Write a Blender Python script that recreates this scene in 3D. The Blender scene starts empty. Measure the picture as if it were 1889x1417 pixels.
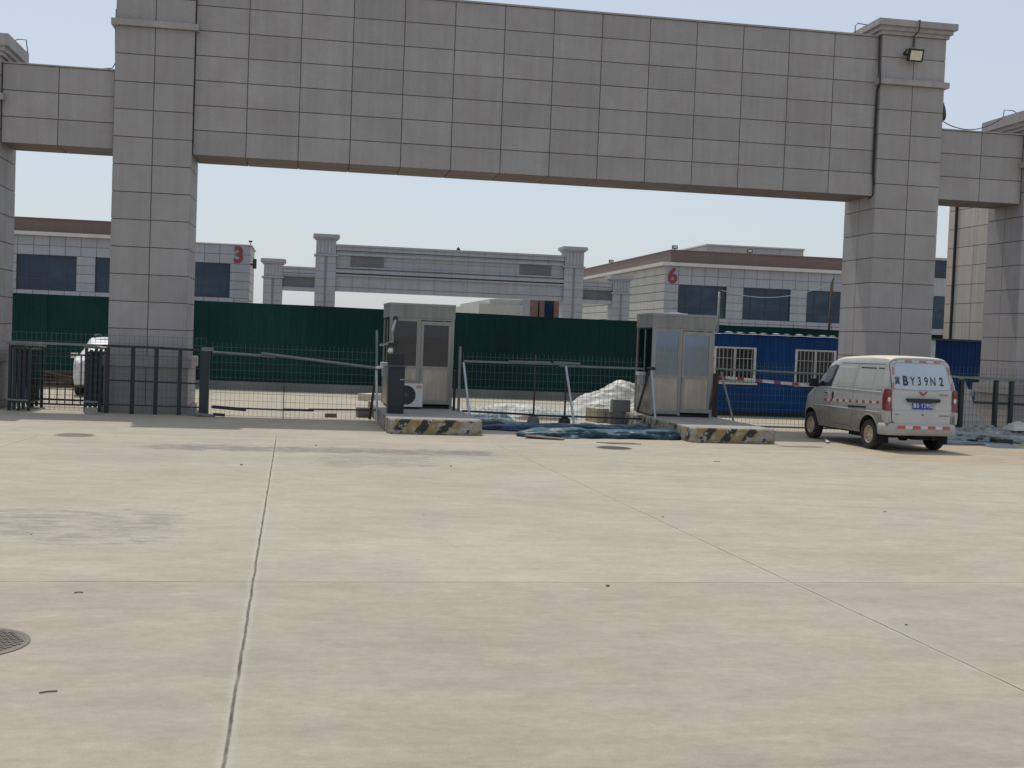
import bpy, bmesh, math, random
from mathutils import Vector, Matrix, noise
rng = random.Random(11)
SC = bpy.context.scene
COL = SC.collection

# ------------------------------------------------------------------ camera
cam_d = bpy.data.cameras.new('camera'); cam = bpy.data.objects.new('camera', cam_d); COL.objects.link(cam)
YAW, PITCH, ROLL = -0.16816, -0.03697, 0.03797
_f = Vector((-math.sin(YAW)*math.cos(PITCH), math.cos(YAW)*math.cos(PITCH), math.sin(PITCH)))
_r = Vector((math.cos(YAW), math.sin(YAW), 0)); _u = _r.cross(_f)
_r2 = _r*math.cos(ROLL)+_u*math.sin(ROLL); _u2 = -_r*math.sin(ROLL)+_u*math.cos(ROLL)
mw = Matrix((_r2, _u2, -_f)).transposed().to_4x4(); mw.translation = Vector((0, -28.023, 1.945))
cam.matrix_world = mw
cam_d.sensor_fit = 'HORIZONTAL'; cam_d.sensor_width = 36; cam_d.lens = 43.053
cam_d.clip_start = 0.1; cam_d.clip_end = 3000
SC.camera = cam

# ------------------------------------------------------------------ world, sun, exposure
SUN_TRAVEL = Vector((0.125, -0.385, -1.0)).normalized()
sd = -SUN_TRAVEL
W = bpy.data.worlds.new('World'); SC.world = W; W.use_nodes = True
nt = W.node_tree; bg = nt.nodes['Background']
sky = nt.nodes.new('ShaderNodeTexSky'); sky.sky_type = 'NISHITA'; sky.sun_disc = False
sky.sun_elevation = math.asin(sd.z); sky.sun_rotation = math.atan2(sd.x, sd.y)
sky.altitude = 50; sky.air_density = 1.0; sky.dust_density = 2.0; sky.ozone_density = 1.0
hz_ = nt.nodes.new('ShaderNodeMix'); hz_.data_type = 'RGBA'; hz_.inputs[0].default_value = .64   # thin even summer haze over the whole sky
hz_.inputs[7].default_value = (5.0, 5.45, 6.0, 1); nt.links.new(sky.outputs[0], hz_.inputs[6])
nt.links.new(hz_.outputs[2], bg.inputs[0]); bg.inputs[1].default_value = 0.13
sl = bpy.data.lights.new('sun', 'SUN'); sun = bpy.data.objects.new('sun', sl); COL.objects.link(sun)
sl.energy = 2.7; sl.angle = math.radians(0.6); sl.color = (1.0, 0.94, 0.86)
sun.rotation_euler = SUN_TRAVEL.to_track_quat('-Z', 'Y').to_euler(); sun.location = (-5, 20, 40)
vs = SC.view_settings; vs.view_transform = 'Standard'; vs.look = 'None'; vs.exposure = 0.0; vs.gamma = 1.0; vs.use_curve_mapping = False
SC.cycles.max_bounces = 8; SC.cycles.transparent_max_bounces = 12

# ------------------------------------------------------------------ materials
def S(c):  # sRGB 0-255 -> linear
    return tuple((x/255/12.92 if x/255 <= .04045 else ((x/255+.055)/1.055)**2.4) for x in c)
class G:
    """tiny node helper"""
    def __init__(s, name):
        s.m = bpy.data.materials.new(name); s.m.use_nodes = True
        s.t = s.m.node_tree; s.p = s.t.nodes['Principled BSDF']; s.out = s.t.nodes['Material Output']
        s.tc = s.t.nodes.new('ShaderNodeTexCoord').outputs['Object']
    def link(s, a, b): s.t.links.new(a, b)
    def mapping(s, scale=(1,1,1), loc=(0,0,0), rot=(0,0,0)):
        n = s.t.nodes.new('ShaderNodeMapping'); n.inputs['Scale'].default_value = scale
        n.inputs['Location'].default_value = loc; n.inputs['Rotation'].default_value = rot
        s.link(s.tc, n.inputs['Vector']); return n.outputs[0]
    def noise(s, scale, detail=4, vec=None, rough=.55, dist=0):
        n = s.t.nodes.new('ShaderNodeTexNoise'); n.inputs['Scale'].default_value = scale
        n.inputs['Detail'].default_value = detail; n.inputs['Roughness'].default_value = rough
        n.inputs['Distortion'].default_value = dist
        s.link(vec if vec is not None else s.tc, n.inputs['Vector']); return n.outputs['Fac']
    def mr(s, v, a, b, c, d, smooth=False):
        n = s.t.nodes.new('ShaderNodeMapRange'); n.clamp = True
        if smooth: n.interpolation_type = 'SMOOTHSTEP'
        s.link(v, n.inputs[0])
        for i, x in enumerate((a, b, c, d)): n.inputs[i+1].default_value = x
        return n.outputs[0]
    def math(s, op, a, b=None, clamp=False):
        n = s.t.nodes.new('ShaderNodeMath'); n.operation = op; n.use_clamp = clamp
        for i, x in enumerate((a, b)):
            if x is None: continue
            if isinstance(x, (int, float)): n.inputs[i].default_value = x
            else: s.link(x, n.inputs[i])
        return n.outputs[0]
    def mix(s, f, a, b):
        n = s.t.nodes.new('ShaderNodeMix'); n.data_type = 'RGBA'
        if isinstance(f, (int, float)): n.inputs[0].default_value = f
        else: s.link(f, n.inputs[0])
        for i, x in ((6, a), (7, b)):
            if isinstance(x, tuple): n.inputs[i].default_value = (*x[:3], 1)
            else: s.link(x, n.inputs[i])
        return n.outputs[2]
    def scale(s, col, f):
        n = s.t.nodes.new('ShaderNodeVectorMath'); n.operation = 'SCALE'
        if isinstance(col, tuple): n.inputs[0].default_value = col[:3]
        else: s.link(col, n.inputs[0])
        if isinstance(f, (int, float)): n.inputs['Scale'].default_value = f
        else: s.link(f, n.inputs['Scale'])
        return n.outputs[0]
    def xyz(s):
        n = s.t.nodes.new('ShaderNodeSeparateXYZ'); s.link(s.tc, n.inputs[0]); return n.outputs
    def bump(s, h, strength=.3, dist=.02):
        n = s.t.nodes.new('ShaderNodeBump'); n.inputs['Strength'].default_value = strength
        n.inputs['Distance'].default_value = dist; s.link(h, n.inputs['Height']); s.link(n.outputs[0], s.p.inputs['Normal'])
    def base(s, c):
        if isinstance(c, tuple): s.p.inputs['Base Color'].default_value = (*c[:3], 1)
        else: s.link(c, s.p.inputs['Base Color'])
    def pv(s, **k):
        for a, b in k.items():
            a = {'rough':'Roughness','metal':'Metallic','spec':'Specular IOR Level','coat':'Coat Weight','trans':'Transmission Weight'}[a]
            if isinstance(b, (int, float)): s.p.inputs[a].default_value = b
            else: s.link(b, s.p.inputs[a])

MATS = {}
def mat(name, col, rough=.6, metal=0, var=.12, scale=1.2, fine=0, fscale=40, streak=0, bump=0, bscale=30, dirt=None, dirtamt=0, tone=0, spec=.5, coat=0, seed=0):
    if name in MATS: return MATS[name]
    g = G(name)
    n1 = g.noise(scale, 5, g.mapping(loc=(seed*3.1, seed*1.7, seed)))
    f = g.mr(n1, .3, .7, 1-var, 1+var)
    if fine: f = g.math('MULTIPLY', f, g.mr(g.noise(fscale, 3), .3, .7, 1-fine, 1+fine))
    if streak:
        ns = g.noise(1.0, 4, g.mapping(scale=(7, 7, .35)))
        f = g.math('MULTIPLY', f, g.mr(ns, .35, .7, 1+streak*.5, 1-streak))
    if tone:
        a = g.t.nodes.new('ShaderNodeAttribute'); a.attribute_name = 'tone'
        f = g.math('MULTIPLY', f, g.mr(a.outputs['Fac'], 0, 1, 1-tone, 1+tone))
    c = g.scale(col, f)
    if dirt:
        c = g.mix(g.mr(g.noise(scale*2.3, 6, rough=.65), .45, .75, 0, dirtamt), c, dirt)
    g.base(c); g.pv(rough=rough, metal=metal, spec=spec, coat=coat)
    if bump: g.bump(g.noise(bscale, 4), bump, .01)
    MATS[name] = g.m; return g.m

def glass_mat(name, tint, rough=.02, ior=1.5, gl=(1,1,1)):
    g = G(name); t = g.t
    tr = t.nodes.new('ShaderNodeBsdfTransparent'); tr.inputs[0].default_value = (*tint, 1)
    gs = t.nodes.new('ShaderNodeBsdfGlossy'); gs.inputs['Roughness'].default_value = rough; gs.inputs[0].default_value = (*gl, 1)
    fr = t.nodes.new('ShaderNodeFresnel'); fr.inputs[0].default_value = ior
    mx = t.nodes.new('ShaderNodeMixShader'); g.link(fr.outputs[0], mx.inputs[0]); g.link(tr.outputs[0], mx.inputs[1]); g.link(gs.outputs[0], mx.inputs[2])
    g.link(mx.outputs[0], g.out.inputs[0]); return g.m

STONE = mat('granite_cladding', (.318, .298, .294), rough=.55, var=.06, scale=.6, fine=.16, fscale=60, streak=.08, tone=.07, bump=.1, bscale=80, dirt=(.245,.215,.19), dirtamt=.5)
STONE_B = mat('granite_trim', (.33, .31, .305), rough=.55, var=.10, scale=.8, fine=.08, streak=.12, dirt=(.2,.18,.16), dirtamt=.3)
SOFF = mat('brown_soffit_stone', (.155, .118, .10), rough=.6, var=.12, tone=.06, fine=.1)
GROUT = mat('dark_grout', (.085, .08, .077), rough=.9, var=.2)
FARSTONE = mat('blue_grey_cladding', (.30, .308, .338), rough=.5, var=.08, scale=.4, tone=.05, streak=.1)
FARDARK = mat('dark_louvre', (.165, .168, .185), rough=.6, var=.1)
BTILE = mat('light_grey_cladding', (.315, .33, .372), rough=.45, var=.06, scale=.5, tone=.05, streak=.1)
BSIDE = mat('cream_cladding', (.40, .395, .36), rough=.6, var=.07, scale=.5, tone=.04, streak=.14)
BROWN = mat('brown_parapet_sheet', (.150, .095, .088), rough=.6, var=.06, scale=.3, streak=.06)
CORN = mat('pale_cornice', (.52, .50, .47), rough=.7, var=.08)
def winmat():
    g = G('blue_window_glass'); refl_ = g.noise(.7, 3, g.mapping(scale=(.6, 1, 1.2))); g.base(g.mix(g.mr(refl_, .45, .6, 0, 1), (.009, .027, .058), (.022, .05, .088))); g.pv(rough=.06, spec=.42)  # lighter noise patches paint varied reflections into the glass colour
    g.bump(g.noise(.9, 3), .12, .06); return g.m
WINGL = winmat()
WFRAME = mat('dark_blue_frame', (.03, .042, .06), rough=.4, var=.05)
TURF = None
def turf():
    g = G('green_turf_cladding')
    a = g.noise(1, 5, g.mapping(scale=(16, 16, .5))); b = g.noise(60, 3); c = g.noise(.25, 3)
    f = g.math('MULTIPLY', g.mr(a, .3, .7, .84, 1.15), g.math('MULTIPLY', g.mr(b, .3, .7, .6, 1.4), g.mr(c, .3, .7, .75, 1.25)))
    at = g.t.nodes.new('ShaderNodeAttribute'); at.attribute_name = 'tone'
    f = g.math('MULTIPLY', f, g.mr(at.outputs['Fac'], 0, 1, .9, 1.1))
    g.base(g.scale((.0095, .040, .037), f)); g.pv(rough=.95, spec=.12); g.bump(b, .6, .02); return g.m
TURF = turf()
CONC = mat('weathered_concrete', (.30, .285, .26), rough=.85, var=.16, scale=1.5, fine=.12, streak=.1, bump=.25, dirt=(.18,.165,.145), dirtamt=.4)
DCONC = mat('dark_concrete', (.13, .125, .12), rough=.9, var=.2, fine=.15, bump=.2)
def steel():
    g = G('brushed_stainless'); n = g.noise(1, 4, g.mapping(scale=(14, 14, .5))); b = g.noise(1.6, 4)
    f = g.math('MULTIPLY', g.mr(n, .3, .7, .82, 1.12), g.mr(b, .3, .7, .85, 1.12))
    g.base(g.mix(g.mr(g.noise(2.2, 6, rough=.65), .5, .8, 0, .5), g.scale((.37, .335, .285), f), (.20, .165, .125)))
    g.pv(metal=.85, rough=g.mr(b, .3, .7, .30, .48)); g.bump(g.noise(2.5, 2), .05, .03); return g.m
STEEL = steel()
FASC = mat('dull_fascia', (.245, .238, .228), rough=.45, metal=.5, var=.12, streak=.22, dirt=(.14,.13,.115), dirtamt=.4)
STEELF = mat('stainless_frame', (.27, .26, .245), rough=.42, metal=.6, var=.1, streak=.1)
GALV = mat('galvanised_pipe', (.40, .44, .46), rough=.45, metal=.6, var=.15, scale=4)
GREYRAIL = mat('grey_green_rail', (.17, .19, .19), rough=.5, metal=.3, var=.2, scale=3, dirt=(.16,.11,.07), dirtamt=.3)
GPOST = mat('dark_green_post', (.007, .022, .023), rough=.5, var=.2, scale=3)
GWIRE = mat('green_wire', (.07, .12, .11), rough=.5, var=.1)
BLACKM = mat('black_paint', (.014, .014, .017), rough=.45, var=.2)
RUST = mat('rusty_steel', (.06, .035, .025), rough=.85, var=.3, scale=6)
NAVY = mat('navy_cabinet_paint', (.007, .009, .019), rough=.42, var=.15, streak=.1)
WHITEP = mat('dusty_white_plastic', (.60, .61, .60), rough=.45, var=.06, dirt=(.35,.31,.26), dirtamt=.3)
BLUE = mat('blue_cabin_sheet', (.004, .050, .185), rough=.6, spec=.2, var=.12, scale=.8, streak=.25, dirt=(.03,.08,.20), dirtamt=.25)
NAVYB = mat('navy_cabin_sheet', (.004, .028, .105), rough=.6, spec=.15, var=.12, streak=.2)
WHITEM = mat('white_metal', (.62, .61, .58), rough=.5, var=.08, dirt=(.35,.3,.24), dirtamt=.35)
DARKIN = mat('dark_interior', (.02, .02, .022), rough=.8, var=.2)
REDP = mat('red_marking', (.30, .055, .045), rough=.6, var=.15, scale=5)
NUMRED = mat('crimson_numeral', (.23, .030, .048), rough=.5, var=.05)
RUBBER = mat('tyre_rubber', (.022, .021, .020), rough=.9, var=.2, dirt=(.10,.085,.06), dirtamt=.45, scale=5)
YELLOWED = None
KGLASS = glass_mat('tinted_booth_glass', (.30, .31, .37), ior=1.7)
KGLASS2 = glass_mat('clear_booth_glass', (.66, .76, .85), ior=2.2, gl=(.85, .93, 1))
def dusty(m_, col, k):  # mixes an even diffuse colour film into the glass
    t_ = m_.node_tree; o_ = t_.nodes['Material Output']; src = o_.inputs[0].links[0].from_socket
    d_ = t_.nodes.new('ShaderNodeBsdfDiffuse'); d_.inputs[0].default_value = (*col, 1); x_ = t_.nodes.new('ShaderNodeMixShader'); x_.inputs[0].default_value = k
    t_.links.new(src, x_.inputs[1]); t_.links.new(d_.outputs[0], x_.inputs[2]); t_.links.new(x_.outputs[0], o_.inputs[0])
dusty(KGLASS2, (.38, .54, .68), .12); dusty(KGLASS, (.10, .10, .13), .25)  # bluish film puts reflected blue into the clear pane's colour
KGLASS3 = glass_mat('dim_side_glass', (.12, .13, .15), ior=1.9)

# ------------------------------------------------------------------ mesh builder
class MB:
    def __init__(s):
        s.bm = bmesh.new(); s.tone = s.bm.faces.layers.float.new('tone')
    def _face(s, vs, mi, t):
        try: f = s.bm.faces.new(vs)
        except ValueError: return None
        f.material_index = mi; f[s.tone] = t; return f
    def poly(s, pts, mi=0):
        return s._face([s.bm.verts.new(p) for p in pts], mi, rng.random())
    def hexa(s, P, mi=0, skip=()):
        """P: 8 points, bottom loop then top loop"""
        v = [s.bm.verts.new(p) for p in P]; t = rng.random()
        for k, q in enumerate(((3,2,1,0),(4,5,6,7),(0,1,5,4),(1,2,6,5),(2,3,7,6),(3,0,4,7))):
            if k in skip: continue
            s._face([v[i] for i in q], mi, t)
    def box(s, x0, x1, y0, y1, z0, z1, mi=0, M=None):
        P = [Vector(p) for p in ((x0,y0,z0),(x1,y0,z0),(x1,y1,z0),(x0,y1,z0),(x0,y0,z1),(x1,y0,z1),(x1,y1,z1),(x0,y1,z1))]
        if M: P = [M @ p for p in P]
        s.hexa(P, mi); return s
    def tile(s, o, u, v, n, t, mi=0):
        """slab whose outer face spans o,u,v; thickness t inward (-n)"""
        o, u, v, n = map(Vector, (o, u, v, n)); d = -n*t
        e = .004; un = u.normalized()*e; vn = v.normalized()*e
        P = [o+d, o+u+d, o+u+v+d, o+v+d, o+un+vn, o+u-un+vn, o+u+v-un-vn, o+v+un-vn]
        s.hexa(P, mi, skip=(0,))
    def tiles(s, o, u, v, n, us, vs, gap=.012, t=.02, mi=0):
        o, u, v, n = map(Vector, (o, u, v, n))
        for a, b in zip(us[:-1], us[1:]):
            for c, d in zip(vs[:-1], vs[1:]):
                s.tile(o+u*(a+gap/2)+v*(c+gap/2), u*(b-a-gap), v*(d-c-gap), n, t, mi)
    def tiled_block(s, x0, x1, y0, y1, zs, nf, ns, faces='flr', core=1, gap=.012, nfb=None):
        t = .02; z0, z1 = zs[0], zs[-1]
        ux = [i*(x1-x0)/nf for i in range(nf+1)]; uy = [i*(y1-y0)/ns for i in range(ns+1)]
        vz = [z-z0 for z in zs]
        s.box(x0+t, x1-t, y0+t, y1-t, z0+(t if 's' in faces else 0), z1, core)
        if 'f' in faces: s.tiles((x0,y0,z0), (1,0,0), (0,0,1), (0,-1,0), ux, vz, gap)
        if 'b' in faces: s.tiles((x1,y1,z0), (-1,0,0), (0,0,1), (0,1,0), ux, vz, gap)
        if 'l' in faces: s.tiles((x0,y1,z0), (0,-1,0), (0,0,1), (-1,0,0), uy, vz, gap)
        if 'r' in faces: s.tiles((x1,y0,z0), (0,1,0), (0,0,1), (1,0,0), uy, vz, gap)
        if 's' in faces: s.tiles((x0,y1,z0), (1,0,0), (0,-1,0), (0,0,-1), ux, [0, (y1-y0)/2, y1-y0], gap, .02, 2)
        if 't' in faces: s.tiles((x0,y0,z1+t), (1,0,0), (0,1,0), (0,0,1), ux, uy, gap)
        return s
    def tube(s, pts, r, n=8, mi=0, cap=True):
        pts = [Vector(p) for p in pts]; rings = []; t = rng.random()
        rr = r if isinstance(r, (list, tuple)) else [r]*len(pts)
        prev = None
        for i, p in enumerate(pts):
            d = (pts[min(i+1, len(pts)-1)] - pts[max(i-1, 0)]).normalized()
            if prev is None:
                a = Vector((0,0,1)) if abs(d.z) < .9 else Vector((1,0,0)); prev = d.cross(a).normalized()
            prev = (prev - d*prev.dot(d)).normalized(); b = d.cross(prev)
            rings.append([s.bm.verts.new(p + (prev*math.cos(2*math.pi*k/n) + b*math.sin(2*math.pi*k/n))*rr[i]) for k in range(n)])
        for A, B in zip(rings[:-1], rings[1:]):
            for k in range(n): s._face([A[k], A[(k+1)%n], B[(k+1)%n], B[k]], mi, t)
        if cap:
            s._face(rings[0][::-1], mi, t); s._face(rings[-1], mi, t)
        return s
    def bar(s, p, q, w, h, mi=0):
        """rectangular bar from p to q"""
        p, q = Vector(p), Vector(q); d = (q-p).normalized()
        up = Vector((0,0,1)) if abs(d.z) < .9 else Vector((0,1,0))
        a = d.cross(up).normalized()*w/2; b = a.cross(d).normalized()*h/2
        s.hexa([p-a-b, p+a-b, p+a+b, p-a+b, q-a-b, q+a-b, q+a+b, q-a+b], mi); return s
    def lathe(s, prof, c=(0,0,0), axis='z', n=24, mi=0, M=None, caps=True):
        caps = caps and prof[0] != prof[-1]
        rings = []; t = rng.random(); c = Vector(c)
        for r, h in prof:
            R = []
            for k in range(n):
                a = 2*math.pi*k/n; ca, sa = math.cos(a)*r, math.sin(a)*r
                p = {'z': (ca, sa, h), 'x': (h, ca, sa), 'y': (sa, h, ca)}[axis]
                p = c+Vector(p); R.append(s.bm.verts.new(M @ p if M else p))
            rings.append(R)
        for A, B in zip(rings[:-1], rings[1:]):
            for k in range(n): s._face([A[k], A[(k+1)%n], B[(k+1)%n], B[k]], mi, t)
        if caps and prof[0][0] > 0: s._face(rings[0][::-1], mi, t)
        if caps and prof[-1][0] > 0: s._face(rings[-1], mi, t)
        return s
    def prism(s, pts2, a, b, plane='xz', mi=0, M=None):
        f = {'xz': lambda x, z, y: (x, y, z), 'xy': lambda x, y, z: (x, y, z), 'yz': lambda y, z, x: (x, y, z)}[plane]
        A = [Vector(f(x, y, a)) for x, y in pts2]; B = [Vector(f(x, y, b)) for x, y in pts2]
        if M: A = [M @ p for p in A]; B = [M @ p for p in B]
        A = [s.bm.verts.new(p) for p in A]; B = [s.bm.verts.new(p) for p in B]; t = rng.random(); n = len(A)
        s._face(A, mi, t); s._face(B[::-1], mi, t)
        for k in range(n): s._face([A[(k+1)%n], A[k], B[k], B[(k+1)%n]], mi, t)
        return s
    def grid(s, nu, nv, fn, mi=0):
        V = [[s.bm.verts.new(fn(i/nu, j/nv)) for j in range(nv+1)] for i in range(nu+1)]; t = rng.random()
        for i in range(nu):
            for j in range(nv): s._face([V[i][j], V[i+1][j], V[i+1][j+1], V[i][j+1]], mi, t)
        return s
    def bevel(s, w, seg=1, ang=30):
        es = [e for e in s.bm.edges if len(e.link_faces) == 2 and e.calc_face_angle(0) > math.radians(ang)]
        bmesh.ops.bevel(s.bm, geom=es, offset=w, segments=seg, profile=.5, affect='EDGES', clamp_overlap=True); return s
    def build(s, name, m, parent=None, smooth=False, loc=None, norm=True, ang=None):
        if norm: bmesh.ops.recalc_face_normals(s.bm, faces=s.bm.faces[:])
        me = bpy.data.meshes.new(name)
        if smooth:
            for f in s.bm.faces: f.smooth = True
            if ang is not None:
                for e in s.bm.edges:
                    if len(e.link_faces) == 2 and e.calc_face_angle(0) > math.radians(ang): e.smooth = False
        s.bm.to_mesh(me); s.bm.free()
        for x in (m if isinstance(m, (list, tuple)) else [m]): me.materials.append(x)
        o = bpy.data.objects.new(name, me); COL.objects.link(o)
        if parent: o.parent = parent
        if loc: o.location = loc
        return o

def tag(o, label=None, cat=None, group=None, kind=None):
    if label: o['label'] = label
    if cat: o['category'] = cat
    if group: o['group'] = group
    if kind: o['kind'] = kind
    return o
def empty(name, loc=(0,0,0), rz=0, label=None, cat=None, group=None):
    o = bpy.data.objects.new(name, None); COL.objects.link(o); o.location = loc; o.rotation_euler = (0,0,rz)
    o.empty_display_size = .2
    return tag(o, label, cat, group)
def kids(o): return [c for c in bpy.data.objects if c.parent == o]
def copy_tree(o, parent=None):
    c = o.copy(); COL.objects.link(c)
    if parent: c.parent = parent
    for ch in kids(o): copy_tree(ch, c)
    return c
def text_mesh(body, size, offset=0, extrude=.002):
    """glyph outlines as vertices/faces in the XY plane, centred on 0"""
    c = bpy.data.curves.new('lettering', 'FONT'); c.body = body; c.size = size; c.offset = offset; c.extrude = extrude
    c.align_x = 'CENTER'; c.align_y = 'CENTER'; c.resolution_u = 4
    o = bpy.data.objects.new('lettering', c); COL.objects.link(o)
    me = bpy.data.meshes.new_from_object(o.evaluated_get(bpy.context.evaluated_depsgraph_get()))
    bpy.data.objects.remove(o); bpy.data.curves.remove(c); return me
def text_on(body, size, xf, name, m, parent=None, offset=0, sx=1.0, sy=1.0, extrude=.002):
    me = text_mesh(body, size, offset, extrude)
    for v in me.vertices: v.co = xf(v.co.x*sx, v.co.y*sy, v.co.z)
    me.materials.clear(); me.materials.append(m); me.name = name
    o = bpy.data.objects.new(name, me); COL.objects.link(o)
    if parent: o.parent = parent
    return o
def lin(a, b, n): return [a+(b-a)*i/n for i in range(n+1)]

# ------------------------------------------------------------------ ground
def ground_mat():
    g = G('worn_concrete_slab'); X, Y, Z = g.xyz()
    # mottled cement skin with a faint broom finish along x
    s1 = g.noise(1, 7, g.mapping(scale=(.45, .8, 1)), rough=.66)
    s2 = g.noise(1, 8, g.mapping(scale=(2.1, 3.6, 1)), rough=.72)
    s3 = g.noise(.22, 4); fine = g.noise(15, 6, g.mapping(scale=(.75, 1.1, 1)), rough=.74); sp = g.noise(95, 3)
    broom = g.noise(1, 4, g.mapping(scale=(.6, 11, 1)), rough=.6)
    f = g.math('MULTIPLY', g.mr(s1, .28, .72, .89, 1.10), g.mr(s2, .28, .72, .87, 1.11))
    f = g.math('MULTIPLY', f, g.mr(s3, .3, .7, .95, 1.05))
    f = g.math('MULTIPLY', f, g.mr(fine, .28, .72, .90, 1.09))
    f = g.math('MULTIPLY', f, g.mr(broom, .3, .7, .975, 1.025))
    f = g.math('MULTIPLY', f, g.mr(sp, .3, .7, .92, 1.08))
    slab = g.mr(Y, -18.44, -18.40, .90, 1.0); f = g.math('MULTIPLY', f, slab)
    c = g.scale((.380, .340, .266), f)
    tint = g.mr(g.noise(1, 5, g.mapping(scale=(.5, 1.1, 1), loc=(4, 9, 0)), rough=.7), .42, .62, 0, .6)
    c = g.mix(tint, c, g.scale((.372, .336, .276), f))
    def band(v, lo, hi, soft):
        return g.math('MULTIPLY', g.mr(v, lo-soft, lo+soft, 0, 1, True), g.mr(v, hi-soft, hi+soft, 1, 0, True))
    # pale scuffs
    pale = g.mr(g.noise(1, 7, g.mapping(scale=(1.5, 4.2, 1), loc=(7, 3, 0)), rough=.72), .58, .72, 0, .4)
    dk = g.mr(g.noise(1, 7, g.mapping(scale=(1.2, 3.4, 1), loc=(1, 13, 0)), rough=.74), .58, .70, 0, .30)
    c = g.mix(dk, c, g.scale((.30, .265, .20), f))
    c = g.mix(pale, c, (.50, .45, .345))
    # stains, sandy dirt and other darker patches with their own outline
    def patch(x0, x1, y0, y1, soft, col, amt, sc=(2.6, 7.0, 1), th=.5, loc=(0,0,0)):
        nonlocal c
        m = g.math('MULTIPLY', band(X, x0, x1, soft), band(Y, y0, y1, soft))
        n = g.noise(1, 9, g.mapping(scale=sc, loc=loc), rough=.76)
        v = g.math('ADD', g.math('MULTIPLY', m, .45), g.math('SUBTRACT', n, .45))
        k = g.math('MULTIPLY', g.mr(v, th-.03, th+.05, 0, amt), m)
        c = g.mix(k, c, g.scale(col, f))
    patch(-2.8, 3.6, -8.6, -6.9, .7, (.20, .18, .165), .85, th=.44)
    patch(-.2, 2.6, -10.6, -8.0, .8, (.23, .205, .18), .6, th=.46, loc=(3, 0, 0))
    patch(-4.5, -.6, -17.4, -14.2, .9, (.24, .215, .185), .7, th=.50, loc=(1, 5, 0))
    patch(-9, 10, -24.6, -22.3, .3, (.30, .24, .19), .45, th=.55, sc=(.8, 5, 1), loc=(2, 2, 0))
    patch(10, 26, -8.2, -3.5, 1.1, (.36, .285, .20), .75, th=.42, sc=(.7, 1.2, 1))
    patch(9.3, 10.4, -5.1, -4.5, .18, (.16, .12, .09), .9, th=.45, sc=(1, 5, 1))  # long thin dark patch beside the right island's front corner
    # tyre tracks: faint dark curved lines sweeping across the right
    for (a, b, k, wdt, amt) in ((-10.2, -.30, .006, .16, .30), (-11.5, -.28, .006, .14, .26), (-13.2, -.16, .004, .18, .28), (-14.5, -.12, .004, .15, .22), (-9.0, -.22, .0, .12, .2)):
        yy = g.math('ADD', g.math('MULTIPLY', g.math('SUBTRACT', X, 4.0), b), a)
        d = g.math('ABSOLUTE', g.math('SUBTRACT', Y, yy))
        m = g.math('MULTIPLY', g.mr(d, 0, wdt, 1, 0, True), g.math('MULTIPLY', g.mr(X, 2.0, 5.0, 0, 1), g.mr(s1, .35, .6, .2, 1)))
        c = g.mix(g.math('MULTIPLY', m, amt), c, g.scale((.25, .22, .19), f))
    # slab joints
    wob = g.math('MULTIPLY', g.math('SUBTRACT', g.noise(2.4, 6, rough=.7), .5), .030)
    jm = None; crk = g.mr(g.noise(3.0, 4), .3, .6, .55, 1.0)
    def joint(a, b, w, amt, y0=-60, y1=-5.3):
        nonlocal c
        (xa, ya), (xb, yb) = a, b
        if abs(xb-xa) < abs(yb-ya):
            k = (xb-xa)/(yb-ya); e = g.math('SUBTRACT', X, g.math('ADD', g.math('MULTIPLY', g.math('SUBTRACT', Y, ya), k), xa)); gate = band(Y, y0, y1, .05)
        else:
            k = (yb-ya)/(xb-xa); e = g.math('SUBTRACT', Y, g.math('ADD', g.math('MULTIPLY', g.math('SUBTRACT', X, xa), k), ya)); gate = None
        d = g.math('ABSOLUTE', g.math('ADD', e, wob))
        m = g.math('MULTIPLY', g.mr(d, w*.45, w, 1, 0), crk)
        halo = g.math('MULTIPLY', g.mr(d, w, w*4, .22, 0), 1.0)
        if gate is not None: m = g.math('MULTIPLY', m, gate); halo = g.math('MULTIPLY', halo, gate)
        c = g.mix(halo, c, (.56, .51, .43))
        c = g.mix(g.math('MULTIPLY', m, amt), c, (.07, .062, .052))
    joint((-.47, -5.3), (-.30, -22.55), .0125, .95)
    joint((3.48, -5.38), (4.21, -21.54), .0095, .95)
    joint((-4.42, -6.42), (-4.75, -12), .02, .6, y1=-6.3)
    joint((7.7, -7), (8.6, -20), .006, .3)
    joint((-2.17, -18.50), (6.21, -18.37), .014, .9)
    joint((-9, -5.75), (-4.2, -5.8), .03, .0)
    g.base(c); g.pv(rough=.9, spec=.25)
    g.bump(g.math('ADD', fine, g.math('MULTIPLY', sp, .4)), .22, .01)
    return g.m
mb = MB()
xs = [-1500, -200, -60, -30, -15, 0, 15, 30, 60, 200, 1500]
V = [[mb.bm.verts.new((x, y, 0)) for y in xs] for x in xs]
for i in range(len(xs)-1):
    for j in range(len(xs)-1): mb._face([V[i][j], V[i+1][j], V[i+1][j+1], V[i][j+1]], 0, .5)
tag(mb.build('ground', ground_mat()), kind='structure')

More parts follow.
